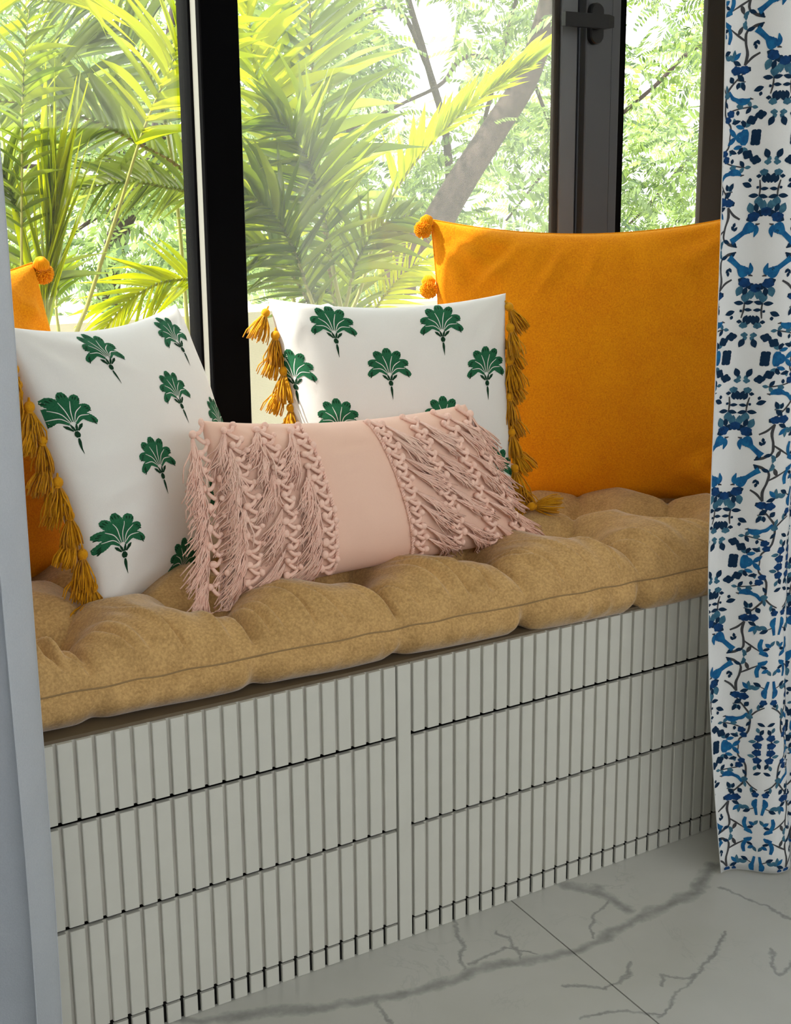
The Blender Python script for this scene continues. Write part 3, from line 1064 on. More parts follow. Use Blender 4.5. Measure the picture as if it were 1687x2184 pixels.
cols = [(-.40, -1, 13), (-.62, -1, 13), (-.83, -1, 12), (-1.0, -1, 10), (.12, 1, 13), (.39, 1, 13), (.66, 1, 12), (.88, 1, 10)]
sd_ = 0
for cu, sg, nk in cols:
    edge = cu in (-.40, .12)
    vs_ = np.linspace(.97, -.93, nk)
    # braid that borders the smooth panel
    if edge:
        t = np.linspace(-.98, .98, 120)
        for ph in (0, math.pi):
            b_ = MB()
            P3 = pl.pt(cu - sg * .012 + .009 * np.sin(t * 95 + ph), t, 1, .002) + np.outer(.0012 * np.cos(t * 95 + ph), pl.n)
            b_.tube(P3, .0017, 5)
            b_.build('braid', M['pinkyarn'], pk, True)
    # net of cord with knots: two zigzags
    net = MB()
    for i in range(nk - 1):
        a, c_ = vs_[i], vs_[i + 1]
        m_ = (a + c_) / 2
        for (ua, va, ub, vb) in ((cu, a, cu + sg * .07, m_), (cu + sg * .07, m_, cu, c_)):
            t = np.linspace(0, 1, 6)
            u = ua + (ub - ua) * t
            v = va + (vb - va) * t
            v = v - .045 * np.sin(t * math.pi)
            P3 = pl.pt(u, v, 1, .003) + np.outer(.004 * np.sin(t * math.pi), pl.n)
            net.tube(P3, [.0030, .0027, .0030, .0034, .0030, .0027], 6)
    net.build('cord_net', M['pinkyarn'], pk, True)
    for i in range(nk - 1):
        a, c_ = vs_[i], vs_[i + 1]
        m_ = (a + c_) / 2
        for (u, v, q) in ((cu, a, .0048), (cu + sg * .07, m_, .0056)):
            b_ = MB()
            P = pl.pt(np.array(u + rng.uniform(-.012, .012)), np.array(v + rng.uniform(-.02, .02)), 1, .0055)
            b_.ball(P, q * rng.uniform(.85, 1.2), q * rng.uniform(.85, 1.2), q * rng.uniform(.8, 1.25), 8, 6)
            b_.build('knot', M['pinkyarn'], pk, True)
        if i % 3 != 2 or abs(cu) > .8:
            sd_ += 1
            if sg < 0: du, dv = rng.uniform(-.19, -.11), rng.uniform(-.62, -.44)
            else: du, dv = rng.uniform(.18, .28), rng.uniform(-.52, -.36)
            if abs(cu) > .66: du *= .6
            if m_ + dv < -1.28: dv = -1.28 - m_
            st = strand_bundle(cu + sg * .075, m_, du, dv, 26, sd_, 1)
            st.build('fringe_tassel', M['pinkyarn'], pk, True)

# ------------------------------------------------------------------ curtains
CZ0, CZ1 = .003, 2.30


class Cloth:
    """hanging cloth: a = distance along the cloth from its left hem, z = height"""
    def __init__(s, planfn):
        s.fn = planfn

    def pt(s, a, z, off=0.0):
        a = np.asarray(a, float); z = np.asarray(z, float)
        e = 1e-4
        x0, y0 = s.fn(a - e, z)
        x1, y1 = s.fn(a + e, z)
        x, y = s.fn(a, z)
        tx, ty = x1 - x0, y1 - y0
        L = np.hypot(tx, ty) + 1e-12
        return np.stack([x + off * ty / L, y - off * tx / L, z], -1)


LAM = .215
_ag = np.linspace(-.02, .86, 1761)
_th = -R(66) * np.sin(2 * np.pi * (_ag - .004) / LAM) + R(9) * np.sin(2 * np.pi * _ag / .37 + 1)
_xg = np.concatenate([[0], np.cumsum(np.cos(_th[:-1]) * np.diff(_ag))])
_yg = np.concatenate([[0], np.cumsum(np.sin(_th[:-1]) * np.diff(_ag))])
_xg -= np.interp(0, _ag, _xg)
_yg -= np.interp(0, _ag, _yg)


def plan_r(a, z):
    x = np.interp(a, _ag, _xg)
    y = np.interp(a, _ag, _yg)
    xo = .459 + .058 * np.clip(1 - z / .55, 0, 1) ** 1.6 - .022 * np.clip((z - .45) / .9, 0, 1.5)
    x = xo + x + .004 * np.sin(3.1 * z + 5 * a)
    y = -.122 + y + .006 * np.sin(4 * z + 9 * a)
    return x, y


cr = Cloth(plan_r)
ct = thing('print_curtain', (.6, -.1, 0), 'white cotton curtain printed with blue birds and vines hanging at the right', 'curtain')
NA, NZ = 230, 110
aa = np.linspace(0, .80, NA)
zz = np.linspace(CZ0, CZ1, NZ)
A_, Z_ = np.meshgrid(aa, zz, indexing='ij')
hem = .010 * np.sin(A_ * 30.6) * np.clip(1 - (Z_ - CZ0) / .3, 0, 1)
P = cr.pt(A_, Z_)
b = MB()
b.add(P.reshape(-1, 3), grid_faces(NA, NZ))
o = b.build('cloth', M['curt'], ct, True)
md = o.modifiers.new('thickness', 'SOLIDIFY')
md.thickness = .0008
md.offset = 0


def quarter(E):
    """E(kind, path, widths): one quarter of the repeat, cm from the medallion axis and centre"""
    def leaf(x, y, ang, ln, w, m):
        a = R(ang)
        ln, w = ln * 1.12, w * 1.2
        E(m, [(x, y), (x + ln * math.cos(a), y + ln * math.sin(a))], [.08, w * .8, w, w * .7, .05])

    def flower(x, y, r, m, n=5, rot=0):
        m = 'deep' if m == 'blue' else m
        r = r * 1.12
        for i in range(n):
            a = 2 * math.pi * i / n + rot
            E(m, [(x, y), (x + r * math.cos(a), y + r * math.sin(a))], [r * .5, r * .95, r * .95, r * .25])
    # bird by the medallion
    E('blue', [(1.05, 3.35), (1.55, 3.0), (2.1, 2.3)], [.35, 1.15, 1.3, .95, .55])
    E('blue', [(2.0, 2.45), (2.7, 1.7), (3.35, 1.05)], [.55, .55, .6, .75])
    E('blue', [(1.15, 3.2), (.80, 2.7), (.95, 1.75)], [.6, .62, .5, .1])
    E('navy', [(1.75, 2.95), (1.5, 2.6), (1.55, 2.2)], [.1, .5, .15])
    E('twig', [(.95, 3.4), (.5, 3.55)], [.3, .1])
    # flower garland over the birds
    flower(1.25, 4.5, .60, 'blue', 5, .3); flower(.62, 4.95, .42, 'navy', 5, .2); flower(0.0, 5.2, .55, 'blue', 6, .5)
    leaf(1.5, 4.9, 75, 1.35, .75, 'teal'); leaf(1.0, 5.1, 80, 1.1, .5, 'navy'); leaf(.45, 5.3, 95, 1.3, .7, 'teal')
    leaf(2.0, 4.0, 150, 1.3, .8, 'navy')
    # vine
    E('twig', [(4.2, 5.7), (4.05, 4.3), (4.35, 2.9), (4.4, 1.5), (3.6, .75), (2.6, .35)], [.28, .36, .24, .30, .22, .36, .15])
    E('twig', [(4.2, 5.7), (3.5, 4.7), (2.7, 4.1)], [.18, .28, .2])
    E('twig', [(4.3, 2.7), (5.2, 2.0), (6.3, 1.15)], [.15, .25, .12])
    leaf(2.7, .3, 55, 1.0, .42, 'navy'); leaf(5.3, 1.9, -110, 1.1, .42, 'twig')
    leaf(4.4, 1.25, -160, .8, .4, 'navy'); leaf(4.4, 1.2, -60, .9, .4, 'teal'); leaf(4.7, .9, -95, .8, .35, 'teal')
    leaf(3.3, 3.0, 100, .6, .32, 'navy'); leaf(3.2, 2.6, 60, .6, .3, 'navy'); leaf(3.2, 2.5, 120, .6, .3, 'navy')
    # flying bird at the vine's end
    E('blue', [(7.3, .35), (6.9, .75), (6.3, .95)], [.2, .6, .4])
    E('blue', [(6.6, .9), (6.25, 2.0), (6.4, 3.1)], [.4, .5, .5, .35])
    E('twig', [(6.9, 1.4), (7.5, 2.0)], [.15, .1]); leaf(7.4, 1.9, 60, .9, .4, 'teal'); leaf(7.5, 1.8, 140, .8, .45, 'blue'); leaf(7.4, 1.6, -160, .8, .35, 'navy')
    # twin flowers on the vine
    flower(5.1, 6.4, .55, 'blue', 5); flower(4.2, 6.3, .52, 'blue', 5, .4); flower(3.8, 6.2, .32, 'navy', 5, .1)
    E('twig', [(5.1, 5.9), (5.6, 5.1)], [.12, .1]); leaf(5.5, 5.2, 150, .9, .42, 'navy'); leaf(5.5, 5.1, -125, 1.1, .45, 'blue'); leaf(5.5, 5.1, -90, 1.2, .42, 'teal'); leaf(5.4, 5.2, -45, .95, .5, 'teal')
    E('twig', [(4.3, 6.8), (5.4, 8.3), (6.0, 9.4), (6.1, 11.0), (5.9, 12.4), (5.0, 13.7), (5.0, 15.0)], [.16, .22, .3, .24, .26, .2, .14])
    E('twig', [(6.1, 9.5), (6.8, 8.6), (7.6, 8.0)], [.2, .2, .15])
    leaf(6.4, 9.8, 200, .9, .65, 'teal'); leaf(6.0, 9.3, -80, .9, .35, 'teal'); leaf(5.3, 8.0, -60, .8, .55, 'navy'); leaf(6.2, 10.4, 120, .9, .35, 'navy')
    leaf(6.9, 8.5, -90, .9, .35, 'teal'); leaf(7.0, 8.0, -50, .7, .4, 'navy')
    E('twig', [(4.9, 7.6), (3.9, 7.8)], [.14, .1]); leaf(4.3, 7.9, 110, 1.0, .45, 'navy'); leaf(4.0, 7.9, 40, .9, .45, 'teal'); leaf(4.1, 7.7, -45, 1.0, .5, 'navy'); leaf(4.6, 7.9, 80, .8, .4, 'navy')
    # leaf figure on the axis
    for x in (1.0,):
        leaf(x, 7.2, -95, 1.3, .85, 'teal'); leaf(x + .05, 7.35, 175, -.95, .45, 'navy'); leaf(x, 7.35, 15, -.9, .42, 'navy')
        E('twig', [(x - .05, 7.2), (x - .05, 8.3), (x + .1, 9.4)], [.15, .22, .14])
        leaf(x - .1, 8.2, 175, .75, .35, 'navy'); leaf(x + .1, 8.3, 40, .3, .3, 'navy')
        leaf(x + .9, 8.5, 25, 1.0, .52, 'navy'); leaf(x + 1.1, 9.1, 80, .5, .35, 'navy')
    leaf(.12, 9.0, 80, 1.2, .62, 'navy'); leaf(.5, 9.0, 75, 1.0, .5, 'navy')
    flower(.75, 10.4, .42, 'teal', 5, .2); flower(1.25, 9.9, .25, 'navy', 4)
    # bird on a twig
    E('blue', [(3.2, 10.0), (3.7, 10.35), (4.4, 10.3), (4.8, 10.05)], [.2, .62, .75, .5, .32])
    E('blue', [(4.7, 10.15), (5.2, 9.9), (5.7, 9.1)], [.4, .45, .25])
    E('twig', [(3.25, 9.95), (2.85, 10.05)], [.25, .08])
    E('twig', [(5.7, 11.9), (4.6, 11.4), (3.4, 11.1), (2.6, 11.0)], [.2, .14, .16, .1])
    flower(5.2, 12.0, .45, 'blue', 5); flower(5.5, 12.8, .42, 'blue', 5, .6); flower(4.2, 10.95, .36, 'teal', 5)
    leaf(3.0, 11.1, 60, .85, .42, 'navy'); leaf(3.0, 11.0, -60, .8, .4, 'teal'); leaf(2.9, 11.0, 170, .6, .35, 'teal'); leaf(4.4, 11.5, 95, .6, .35, 'navy')
    leaf(4.9, 13.2, 20, -.9, .4, 'navy'); leaf(4.5, 13.4, -75, .8, .4, 'teal'); leaf(4.4, 13.5, 160, .9, .42, 'blue')
    # wreath
    flower(2.75, 12.75, .56, 'navy', 4, .5); flower(1.85, 12.05, .56, 'navy', 4, .2); flower(2.1, 14.55, .60, 'navy', 4, .8)
    leaf(.45, 12.3, 70, 1.15, .62, 'navy'); leaf(.5, 12.0, 115, .5, .5, 'teal'); flower(.5, 11.75, .34, 'teal', 4)
    E('blue', [(3.35, 13.95), (3.35, 15.0)], [.45, .85, .95, .95])
    leaf(3.4, 13.7, -70, .9, .42, 'navy'); leaf(3.3, 13.7, -120, .9, .45, 'teal'); leaf(3.3, 13.2, -20, .6, .35, 'navy')
    # chain of blooms and a perched bird between two vines
    flower(7.3, 13.1, .50, 'blue', 5, .2); flower(7.2, 14.4, .52, 'blue', 5, .7); leaf(7.4, 12.6, -70, .9, .45, 'navy'); leaf(7.0, 13.7, 170, .8, .4, 'teal')
    E('twig', [(7.6, 12.3), (7.2, 13.4), (7.4, 15.0)], [.14, .2, .14])
    E('blue', [(7.6, 6.5), (7.35, 5.7), (7.5, 4.9)], [.2, .62, .7, .35]); E('blue', [(7.5, 5.0), (7.7, 3.7)], [.4, .38, .3])
    leaf(6.8, 4.7, 160, .9, .5, 'teal'); leaf(6.9, 4.5, -150, .9, .45, 'navy'); E('twig', [(7.4, 4.9), (6.7, 4.5)], [.14, .1])
    flower(7.4, 7.2, .42, 'blue', 5, .3); leaf(7.0, 10.6, 30, .9, .4, 'navy'); leaf(7.0, 11.4, 75, .8, .4, 'teal')
    # four-winged bloom beside the vine apex
    leaf(4.25, 15.0, -50, 1.3, .5, 'blue'); leaf(4.3, 15.0, -140, 1.0, .45, 'blue')


INK = ['navy', 'blue', 'teal', 'twig', 'deep']
PER = .302                     # height of the repeat
A_OFF = -.030                   # where the medallion axis lies on the cloth
cells = []
for ax in (-1, 0, 1, 2, 3, 4):
    for jz in range(-2, 7):
        pm = MB()

        def E(kind, path, widths, ax=ax, jz=jz, pm=pm):
            for sx in (-1, 1):
                for sz in (-1, 1):
                    off = ax * .205 + A_OFF
                    pth = [(off + sx * q[0] * .0128, jz * PER + .370 + sz * q[1] * .01 * PER / .30) for q in path]

                    def fm(x, y, z):
                        # the cloth hangs a little aslant: the print drifts along it
                        a = x + (y - .1) * .105
                        a = np.clip(a, .0005, .7995)
                        return cr.pt(a, np.clip(y, CZ0 + .002, CZ1), .0008 + z)
                    zs_ = [q[1] for q in pth]
                    if max(zs_) < CZ0 + .005 or min(zs_) > 1.62: continue
                    if len(path) > 3: n_ = 16
                    elif len(path) == 3: n_ = 9
                    else: n_ = 5
                    stroke(pm, pth, [w * .0128 for w in widths], fm, INK.index(kind), n_, z={'twig': 0, 'teal': .0001, 'navy': .00015, 'blue': .0002, 'deep': .0002}[kind])
        quarter(E)
        if pm.v:
            po = pm.build('bird_and_vine_print', [M[i] for i in INK], ct)
            po['kind'] = 'stuff'


def plan_l(a, z):
    ph = 2 * np.pi * (a + .02) / .15
    x = -.556 - .012 * np.clip((z - .9), 0, 1) - a * .62 + .010 * np.sin(2 * ph)
    y = -.12 + .038 * np.cos(ph + .6 * np.sin(2.2 * z)) + .010 * np.sin(5 * z + 14 * a)
    return x + .004 * np.sin(6 * z), y


clo = Cloth(plan_l)
cl = thing('plain_curtain', (-.68, -.12, 0), 'plain pale blue-white linen curtain hanging at the left edge', 'curtain')
aa = np.linspace(0, .45, 150)
A_, Z_ = np.meshgrid(aa, np.linspace(.012, 2.30, 90), indexing='ij')
b = MB(); b.add(clo.pt(A_, Z_).reshape(-1, 3), grid_faces(150, 90))
o = b.build('cloth', M['linen'], cl, True)
md = o.modifiers.new('thickness', 'SOLIDIFY'); md.thickness = .0008; md.offset = 0
b = MB()
hz_ = np.linspace(.012, 2.30, 80)
b.tube(clo.pt(np.full(80, .0006), hz_), .0013, 5)
b.build('hem', M['linen'], cl, True)

# curtain rail that carries both
rail = thing('curtain_rail', (.2, -.11, 2.31), 'curtain rail above the bay carrying both curtains', 'curtain rail')
b = MB(); b.tube([(-1.1, -.115, 2.315), (1.3, -.115, 2.315)], .012, 12)
b.build('rod', M['frame'], rail, True)
for x in (-1.0, 1.2):
    b = MB(); b.tube([(x, -.115, 2.315), (x, -.115, 2.43)], .008, 8)
    b.build('bracket', M['frame'], rail, True)

# ------------------------------------------------------------------ palms on the balcony
def leaflet_mesh(bend, twist):
    b_ = MB()
    n = 7
    vs, fs = [], []
    for i in range(n + 1):
        t = i / n
        w = .5 * (math.sin(math.pi * min(1, .12 + t * .90) ** .75) * .9 + .06) * (1 - t ** 6)
        x = t
        z = -bend * t * t
        sl = twist * t
        for s_ in (-1, 0, 1):
            vs.append((x, s_ * w * math.cos(sl), z + s_ * w * math.sin(sl) * 1.0 + (.0 if s_ == 0 else .18 * w)))
    for i in range(n):
        for j in range(2):
            fs.append((i * 3 + j, (i + 1) * 3 + j, (i + 1) * 3 + j + 1, i * 3 + j + 1))
    b_.add(vs, fs)
    return b_


LM = {}
for key in ('leaf_y', 'leaf_g', 'leaf_p'):
    LM[key] = [leaflet_mesh(bd, tw).mesh('leaflet', M[key], True) for bd, tw in ((.04, .1), (.16, .2), (.32, -.2), (.5, .3))]


def frond(palm, ctrl, n=22, t0=.3, L=.20, w=.016, ang=(58, 22), key='leaf_g', sides=(-1, 1), droop=1, stalk='rachis', r0=.006, tilt=0.0, Lprof=None):
    n = int(n * 1.3)
    w = w * .62
    P = spline([at(*c) for c in ctrl], 40)
    b_ = MB()
    b_.tube(P, [r0 * (1 - .8 * i / 39) for i in range(40)], 6)
    b_.tube([(P[0].x, P[0].y, -.01), P[0]], r0, 6)
    fr = b_.build('frond', M[stalk], palm, True)
    off = fr.location.copy()
    view = (P[20] - CAM_P).normalized()
    for i in range(n):
        t = t0 + (1 - t0) * (i + .5) / n
        f = t * 39
        k = min(int(f), 38)
        p = P[k].lerp(P[k + 1], f - k)
        T = (P[min(k + 2, 39)] - P[max(k - 1, 0)]).normalized()
        # plane of the frond: mostly broadside, tipped at random
        N = (-view + Vector((rng.gauss(0, .25), rng.gauss(0, .25), .45 + tilt + rng.gauss(0, .25))))
        N = (N - T * N.dot(T)).normalized()
        S = N.cross(T).normalized()
        tt = (t - t0) / (1 - t0)
        pr = (math.sin(math.pi * (.18 + .75 * tt)) ** .7) if Lprof is None else Lprof(tt)
        for s_ in sides:
            a = R(ang[0] + (ang[1] - ang[0]) * tt + rng.gauss(0, 5))
            d = (T * math.cos(a) + S * s_ * math.sin(a) + Vector((0, 0, -.05 * droop))).normalized()
            nn = (N - d * N.dot(d)).normalized()
            # let gravity choose the hanging side
            upn = Vector((0, 0, 1)) - d * d.z
            if upn.length > .2 and droop > 0: nn = (nn * .55 + upn.normalized() * .45 * droop).normalized()
            ln = L * pr * rng.uniform(.85, 1.12)
            wd = w * rng.uniform(.8, 1.2)
            yv = nn.cross(d).normalized()
            mtx = Matrix((d * ln, yv * wd, nn * ln * 1.0)).transposed().to_4x4()
            mtx.translation = p
            me = LM[key][rng.choice((0, 1, 1, 2, 3) if droop > .5 else (0, 0, 1))]
            o_ = bpy.data.objects.new('leaflet', me)
            COL.objects.link(o_)
            o_.parent = fr
            o_.matrix_basis = mtx
    return fr


GRP = 'areca palms on the balcony'
pa = thing('areca_palm', at(700, 760, 1.2) * 1.0, 'dense areca palm outside the meshed middle window', 'palm', GRP)
pb_ = thing('areca_palm', at(740, 770, 1.32), 'areca palm outside with one bright yellow frond reaching right', 'palm', GRP)
pc = thing('areca_palm', at(95, 770, 1.15), 'areca palm outside the left window with upright bundled yellow leaflets', 'palm', GRP)
pd = thing('areca_palm', at(200, 780, 1.30), 'areca palm outside the left window with long arching stalks beside the mullion', 'palm', GRP)
pe = thing('areca_palm', at(600, 770, 1.4), 'areca palm close behind the mullion with pale upright fronds', 'palm', GRP)
for q in (pa, pb_, pc, pd, pe):
    q.location.z = 0.0
G0 = 1600   # pixel row that is safely below the parapet: stalks go down to the balcony floor


def foot(px, Y):
    p_ = at(px, 900, Y)
    return p_


# middle window: green arching fronds
frond(pa, [(745, 1100, 1.22), (742, 760, 1.20), (715, 600, 1.18), (690, 460, 1.15), (665, 370, 1.13), (630, 300, 1.10), (575, 245, 1.08)], 24, .36, .21, .019, (62, 25), 'leaf_g', r0=.0065)
frond(pe, [(725, 1100, 1.30), (728, 760, 1.30), (700, 560, 1.30), (675, 300, 1.30), (664, 100, 1.30), (655, -140, 1.28)], 26, .30, .24, .018, (70, 40), 'leaf_p', r0=.0075, stalk='rachisb')
frond(pa, [(690, 1100, 1.12), (690, 760, 1.12), (650, 600, 1.12), (610, 500, 1.10), (560, 440, 1.08), (500, 410, 1.06)], 20, .35, .19, .018, (60, 25), 'leaf_g')
frond(pa, [(700, 1100, 1.22), (702, 760, 1.22), (655, 640, 1.2), (600, 560, 1.18), (540, 530, 1.16), (480, 540, 1.15)], 18, .35, .18, .018, (60, 25), 'leaf_g')
frond(pa, [(725, 1100, 1.16), (725, 760, 1.16), (745, 620, 1.14), (770, 540, 1.12), (820, 480, 1.10), (880, 460, 1.10)], 14, .40, .15, .016, (55, 25), 'leaf_g')
frond(pe, [(650, 1100, 1.35), (640, 760, 1.35), (600, 480, 1.35), (565, 300, 1.34), (540, 120, 1.33), (520, -60, 1.3)], 22, .35, .24, .020, (60, 30), 'leaf_y')
frond(pb_, [(715, 1100, 1.35), (722, 760, 1.34), (768, 620, 1.32), (812, 470, 1.30), (875, 360, 1.27), (960, 265, 1.23), (1060, 185, 1.2), (1130, 140, 1.18)], 17, .50, .150, .030, (40, 10), 'leaf_y', (1,), 0, 'rachis', .006,
      Lprof=lambda t: .95 - .25 * abs(t - .4) + (.25 * t if t > .7 else 0))
frond(pb_, [(715, 1100, 1.35), (722, 760, 1.34), (768, 620, 1.32), (812, 470, 1.30), (875, 360, 1.27), (960, 265, 1.23), (1060, 185, 1.2), (1120, 145, 1.18)], 12, .66, .10, .012, (30, 8), 'leaf_y', (-1, 1), 0, 'rachis', .005)
frond(pb_, [(770, 1100, 1.40), (765, 760, 1.40), (790, 680, 1.38), (830, 620, 1.36), (880, 570, 1.35), (940, 540, 1.33)], 16, .35, .12, .014, (55, 25), 'leaf_y')
frond(pb_, [(740, 1100, 1.42), (735, 760, 1.42), (750, 660, 1.4), (770, 560, 1.4), (800, 470, 1.4)], 14, .35, .14, .013, (45, 20), 'leaf_p')
frond(pb_, [(735, 1100, 1.25), (735, 770, 1.25), (725, 680, 1.24), (700, 620, 1.22), (660, 640, 1.2), (640, 700, 1.2)], 12, .3, .11, .014, (50, 25), 'leaf_g')
frond(pb_, [(790, 1100, 1.45), (790, 760, 1.45), (745, 680, 1.44), (700, 560, 1.42), (705, 420, 1.4), (740, 330, 1.4)], 16, .35, .15, .013, (40, 18), 'leaf_g')
# left window
frond(pc, [(95, 1100, 1.12), (95, 760, 1.12), (98, 640, 1.12), (108, 520, 1.11), (118, 440, 1.1)], 12, .30, .27, .012, (16, 6), 'leaf_y', (-1, 1), 0, 'rachis', .007, Lprof=lambda t: 1.0)
frond(pc, [(75, 1100, 1.18), (72, 760, 1.18), (60, 640, 1.18), (40, 480, 1.17), (10, 380, 1.16), (-40, 330, 1.15)], 18, .35, .19, .017, (58, 25), 'leaf_p')
frond(pc, [(55, 1100, 1.10), (50, 760, 1.10), (46, 560, 1.10), (47, 330, 1.10), (50, 160, 1.09), (62, 20, 1.08)], 16, .45, .10, .013, (58, 40), 'leaf_g', r0=.004)
frond(pc, [(20, 1100, 1.2), (10, 760, 1.2), (-60, 300, 1.2), (-40, 40, 1.18), (60, -60, 1.15), (180, -60, 1.1)], 9, .45, .24, .024, (55, 30), 'leaf_y', (-1, 1), 1)
frond(pc, [(60, 1100, 1.3), (50, 760, 1.3), (30, 660, 1.3), (0, 580, 1.28), (-50, 540, 1.28)], 14, .3, .14, .014, (50, 20), 'leaf_p')
frond(pd, [(140, 1100, 1.22), (152, 770, 1.22), (190, 640, 1.21), (255, 440, 1.20), (305, 280, 1.19), (365, 140, 1.18), (410, 30, 1.17)], 11, .62, .23, .022, (60, 30), 'leaf_y', (-1, 1), 1, 'rachis', .006)
frond(pd, [(520, 1100, 1.40), (500, 560, 1.40), (410, 385, 1.38), (300, 310, 1.36), (200, 260, 1.35), (90, 225, 1.34), (-20, 215, 1.33)], 24, .34, .20, .017, (60, 30), 'leaf_p', (-1, 1), 1, 'rachisb', .007)
frond(pd, [(540, 1100, 1.34), (500, 640, 1.34), (430, 440, 1.32), (350, 400, 1.3), (260, 390, 1.28), (170, 405, 1.26)], 20, .42, .13, .014, (55, 25), 'leaf_p', (-1, 1), .6)
frond(pd, [(560, 1100, 1.3), (510, 800, 1.3), (440, 620, 1.28), (360, 600, 1.26), (280, 640, 1.25), (210, 720, 1.24)], 18, .40, .15, .014, (45, 20), 'leaf_y', (-1, 1), .6)
frond(pe, [(420, 1100, 1.42), (400, 700, 1.42), (360, 300, 1.42), (290, 110, 1.4), (190, 20, 1.38), (60, 0, 1.36)], 26, .40, .26, .011, (75, 40), 'leaf_p', (-1, 1), 1)
frond(pd, [(130, 1100, 1.35), (128, 760, 1.35), (120, 650, 1.35), (135, 560, 1.34)], 5, .6, .08, .012, (40, 20), 'leaf_g')

# ------------------------------------------------------------------ trees beyond the balcony
def spray_template(r):
    """one drooping compound leaf: pairs of narrow leaflets on a curved stalk, in a unit box"""
    quads = []
    n = 8
    for i in range(n):
        t = (i + .6) / n
        c = Vector((t * .9, 0, -.45 * t * t))
        T = Vector((.9, 0, -.9 * t)).normalized()
        for s_ in (-1, 1):
            d = (T * .55 + Vector((0, s_ * .8, -.35 - r.random() * .3))).normalized()
            L = .36 * (1 - .4 * t)
            wv = d.cross(Vector((0, 0, 1)))
            wv = wv.normalized() * .05
            quads.append([c, c + d * L * .5 + wv, c + d * L, c + d * L * .5 - wv])
    return np.array([[tuple(p) for p in q] for q in quads])


SPR = [spray_template(random.Random(i)) for i in range(4)]


def foliage(name, m, parent, centres, size):
    allv = []
    for c in centres:
        S = SPR[rng.randrange(4)]
        yaw = rng.uniform(0, 6.283)
        pit = rng.gauss(-.1, .4)
        s = size * rng.uniform(.6, 1.35)
        Rm = np.array((Matrix.Rotation(yaw, 3, 'Z') @ Matrix.Rotation(pit, 3, 'Y') @ Matrix.Rotation(rng.gauss(0, .5), 3, 'X')))
        allv.append((S.reshape(-1, 3) @ Rm.T) * s + np.array(c))
    V_ = np.concatenate(allv, 0)
    nq = len(V_) // 4
    me = bpy.data.meshes.new(name)
    me.from_pydata(V_.tolist(), [], np.arange(nq * 4).reshape(-1, 4).tolist())
    me.materials.append(m)
    o_ = link(name, me, parent)
    o_['kind'] = 'stuff'
    return o_


GAPS = [(915, 110, 75, 130), (860, 20, 60, 60), (1350, 60, 60, 50), (740, 260, 40, 40)]


def cloud(n, xr, yr, Yr, keep=None):
    out = []
    while len(out) < n:
        # leafy clumps with loose edges
        px, py, Y = rng.uniform(*xr), rng.uniform(*yr), rng.uniform(*Yr)
        c = at(px, py, Y)
        rad = rng.uniform(.18, .42)
        for _ in range(rng.randrange(14, 34)):
            q = c + Vector((rng.gauss(0, rad), rng.gauss(0, rad), rng.gauss(0, rad * .55)))
            d = q - CAM_P
            zc = d.dot(_fw)
            X, Yp = 843.5 + FPX * d.dot(_r2) / zc, 1092 - FPX * d.dot(_u2) / zc
            if any(((X - gx) / gw) ** 2 + ((Yp - gy) / gh) ** 2 < 1 for gx, gy, gw, gh in GAPS): continue
            out.append(q)
    return out[:n]


def limb(parent, ctrl, r0, r1, name='branch', n=24):
    P = spline([at(*c) for c in ctrl], n)
    b_ = MB()
    b_.tube(P, [(r0 + (r1 - r0) * i / (n - 1)) * (1 + .06 * math.sin(i * 1.7)) for i in range(n)], 10)
    return b_.build(name, M['bark'], parent, True)


def ground_pt(px, Y):
    p_ = at(px, 700, Y)
    return Vector((p_.x, p_.y, -3.0))


TG = 'trees beyond the balcony'
t1 = thing('shade_tree', ground_pt(760, 5.2), 'big leafy tree with thick leaning trunk seen through the meshed window', 'tree', TG)
P0 = [ground_pt(760, 5.2)] + [at(850, 620, 5.2), at(915, 505, 5.2), at(985, 385, 5.2), at(1060, 268, 5.2), at(1130, 150, 5.2), at(1190, -60, 5.2), at(1240, -300, 5.2)]
b = MB(); Ps = spline(P0, 40); b.tube(Ps, [.105 - .045 * i / 39 for i in range(40)], 12)
b.build('trunk', M['bark'], t1, True)
limb(t1, [(955, 480, 6.6), (958, 380, 6.6), (948, 270, 6.6), (915, 150, 6.6), (865, -20, 6.6)], .035, .022)
limb(t1, [(1010, 350, 6.9), (1040, 230, 6.7), (1075, 100, 6.6), (1110, -40, 6.5)], .018, .012)
limb(t1, [(1130, 150, 7.0), (1000, 120, 6.6), (940, 180, 6.4), (860, 220, 6.3), (740, 280, 6.2)], .02, .008)
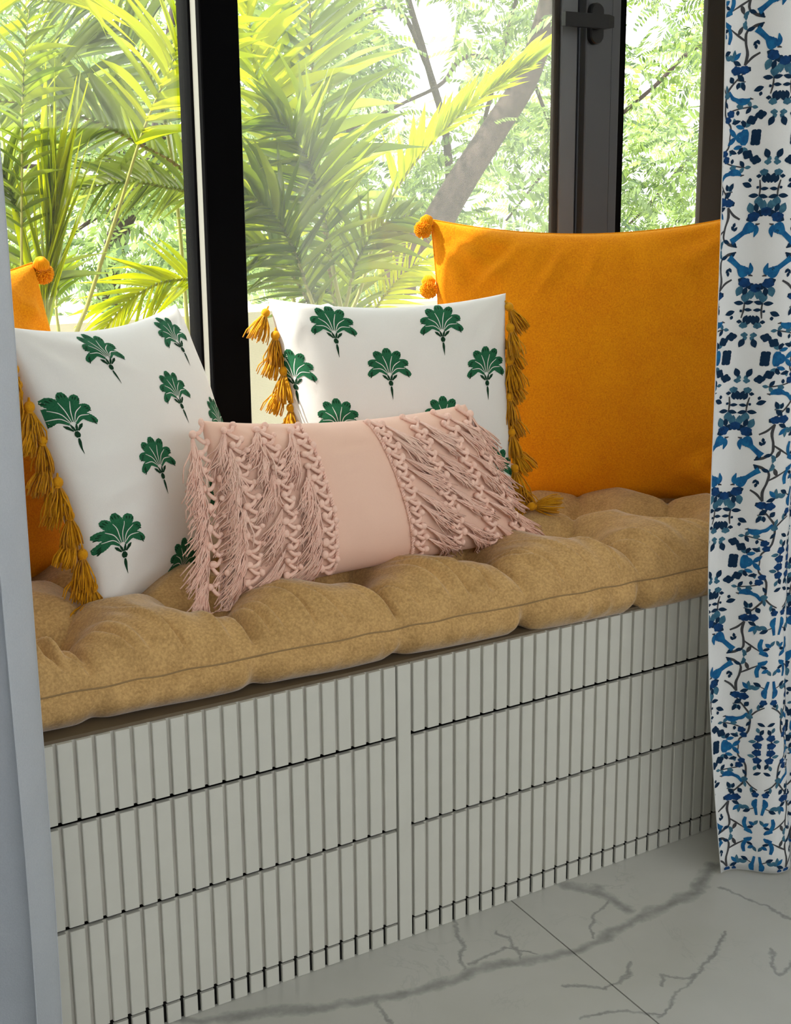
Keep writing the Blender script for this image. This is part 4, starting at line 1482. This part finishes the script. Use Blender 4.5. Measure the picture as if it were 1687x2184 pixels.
limb(t1, [(915, 150, 6.6), (850, 20, 6.5), (760, 40, 6.4), (700, 50, 6.3)], .018, .008)
limb(t1, [(1130, 150, 7.0), (1190, 330, 6.8), (1150, 380, 6.7), (1080, 470, 6.6)], .016, .008)
foliage('foliage', M['tree_a'], t1, cloud(2000, (560, 1240), (-250, 640), (5.3, 8.2)), .24)
t2 = thing('shade_tree', ground_pt(1750, 8.0), 'pale feathery tree seen through the narrow casement window', 'tree', TG)
b = MB(); b.tube(spline([ground_pt(1750, 8.0), at(1720, 500, 8.0), at(1640, 200, 7.8), at(1600, -100, 7.6)], 30), [.12 - .06 * i / 29 for i in range(30)], 10)
b.build('trunk', M['bark'], t2, True)
limb(t2, [(1330, 240, 6.6), (1400, 180, 6.7), (1460, 120, 6.8), (1540, 60, 7)], .014, .02)
limb(t2, [(1320, 500, 6.4), (1390, 430, 6.6), (1480, 330, 6.8), (1570, 280, 7)], .01, .018)
foliage('foliage', M['tree_a'], t2, cloud(1900, (1200, 1850), (-200, 640), (5.2, 8.2)), .22)
t3 = thing('shade_tree', ground_pt(200, 8.0), 'green leafy tree filling the view behind the left window palms', 'tree', TG)
b = MB(); b.tube(spline([ground_pt(200, 8.0), at(230, 640, 8.0), at(330, 330, 7.8), at(380, 0, 7.6)], 30), [.10 - .05 * i / 29 for i in range(30)], 10)
b.build('trunk', M['bark'], t3, True)
limb(t3, [(420, 330, 6.6), (350, 290, 6.7), (200, 350, 6.8), (40, 355, 7)], .022, .015)
limb(t3, [(130, 540, 6.4), (180, 480, 6.6), (330, 400, 6.8)], .01, .014)
foliage('foliage', M['tree_a'], t3, cloud(2000, (-250, 600), (-250, 720), (4.6, 8.2)), .22)
t4 = thing('far_tree', ground_pt(700, 14), 'tree line far beyond the other trees, haze painted into its pale leaves', 'tree', TG)
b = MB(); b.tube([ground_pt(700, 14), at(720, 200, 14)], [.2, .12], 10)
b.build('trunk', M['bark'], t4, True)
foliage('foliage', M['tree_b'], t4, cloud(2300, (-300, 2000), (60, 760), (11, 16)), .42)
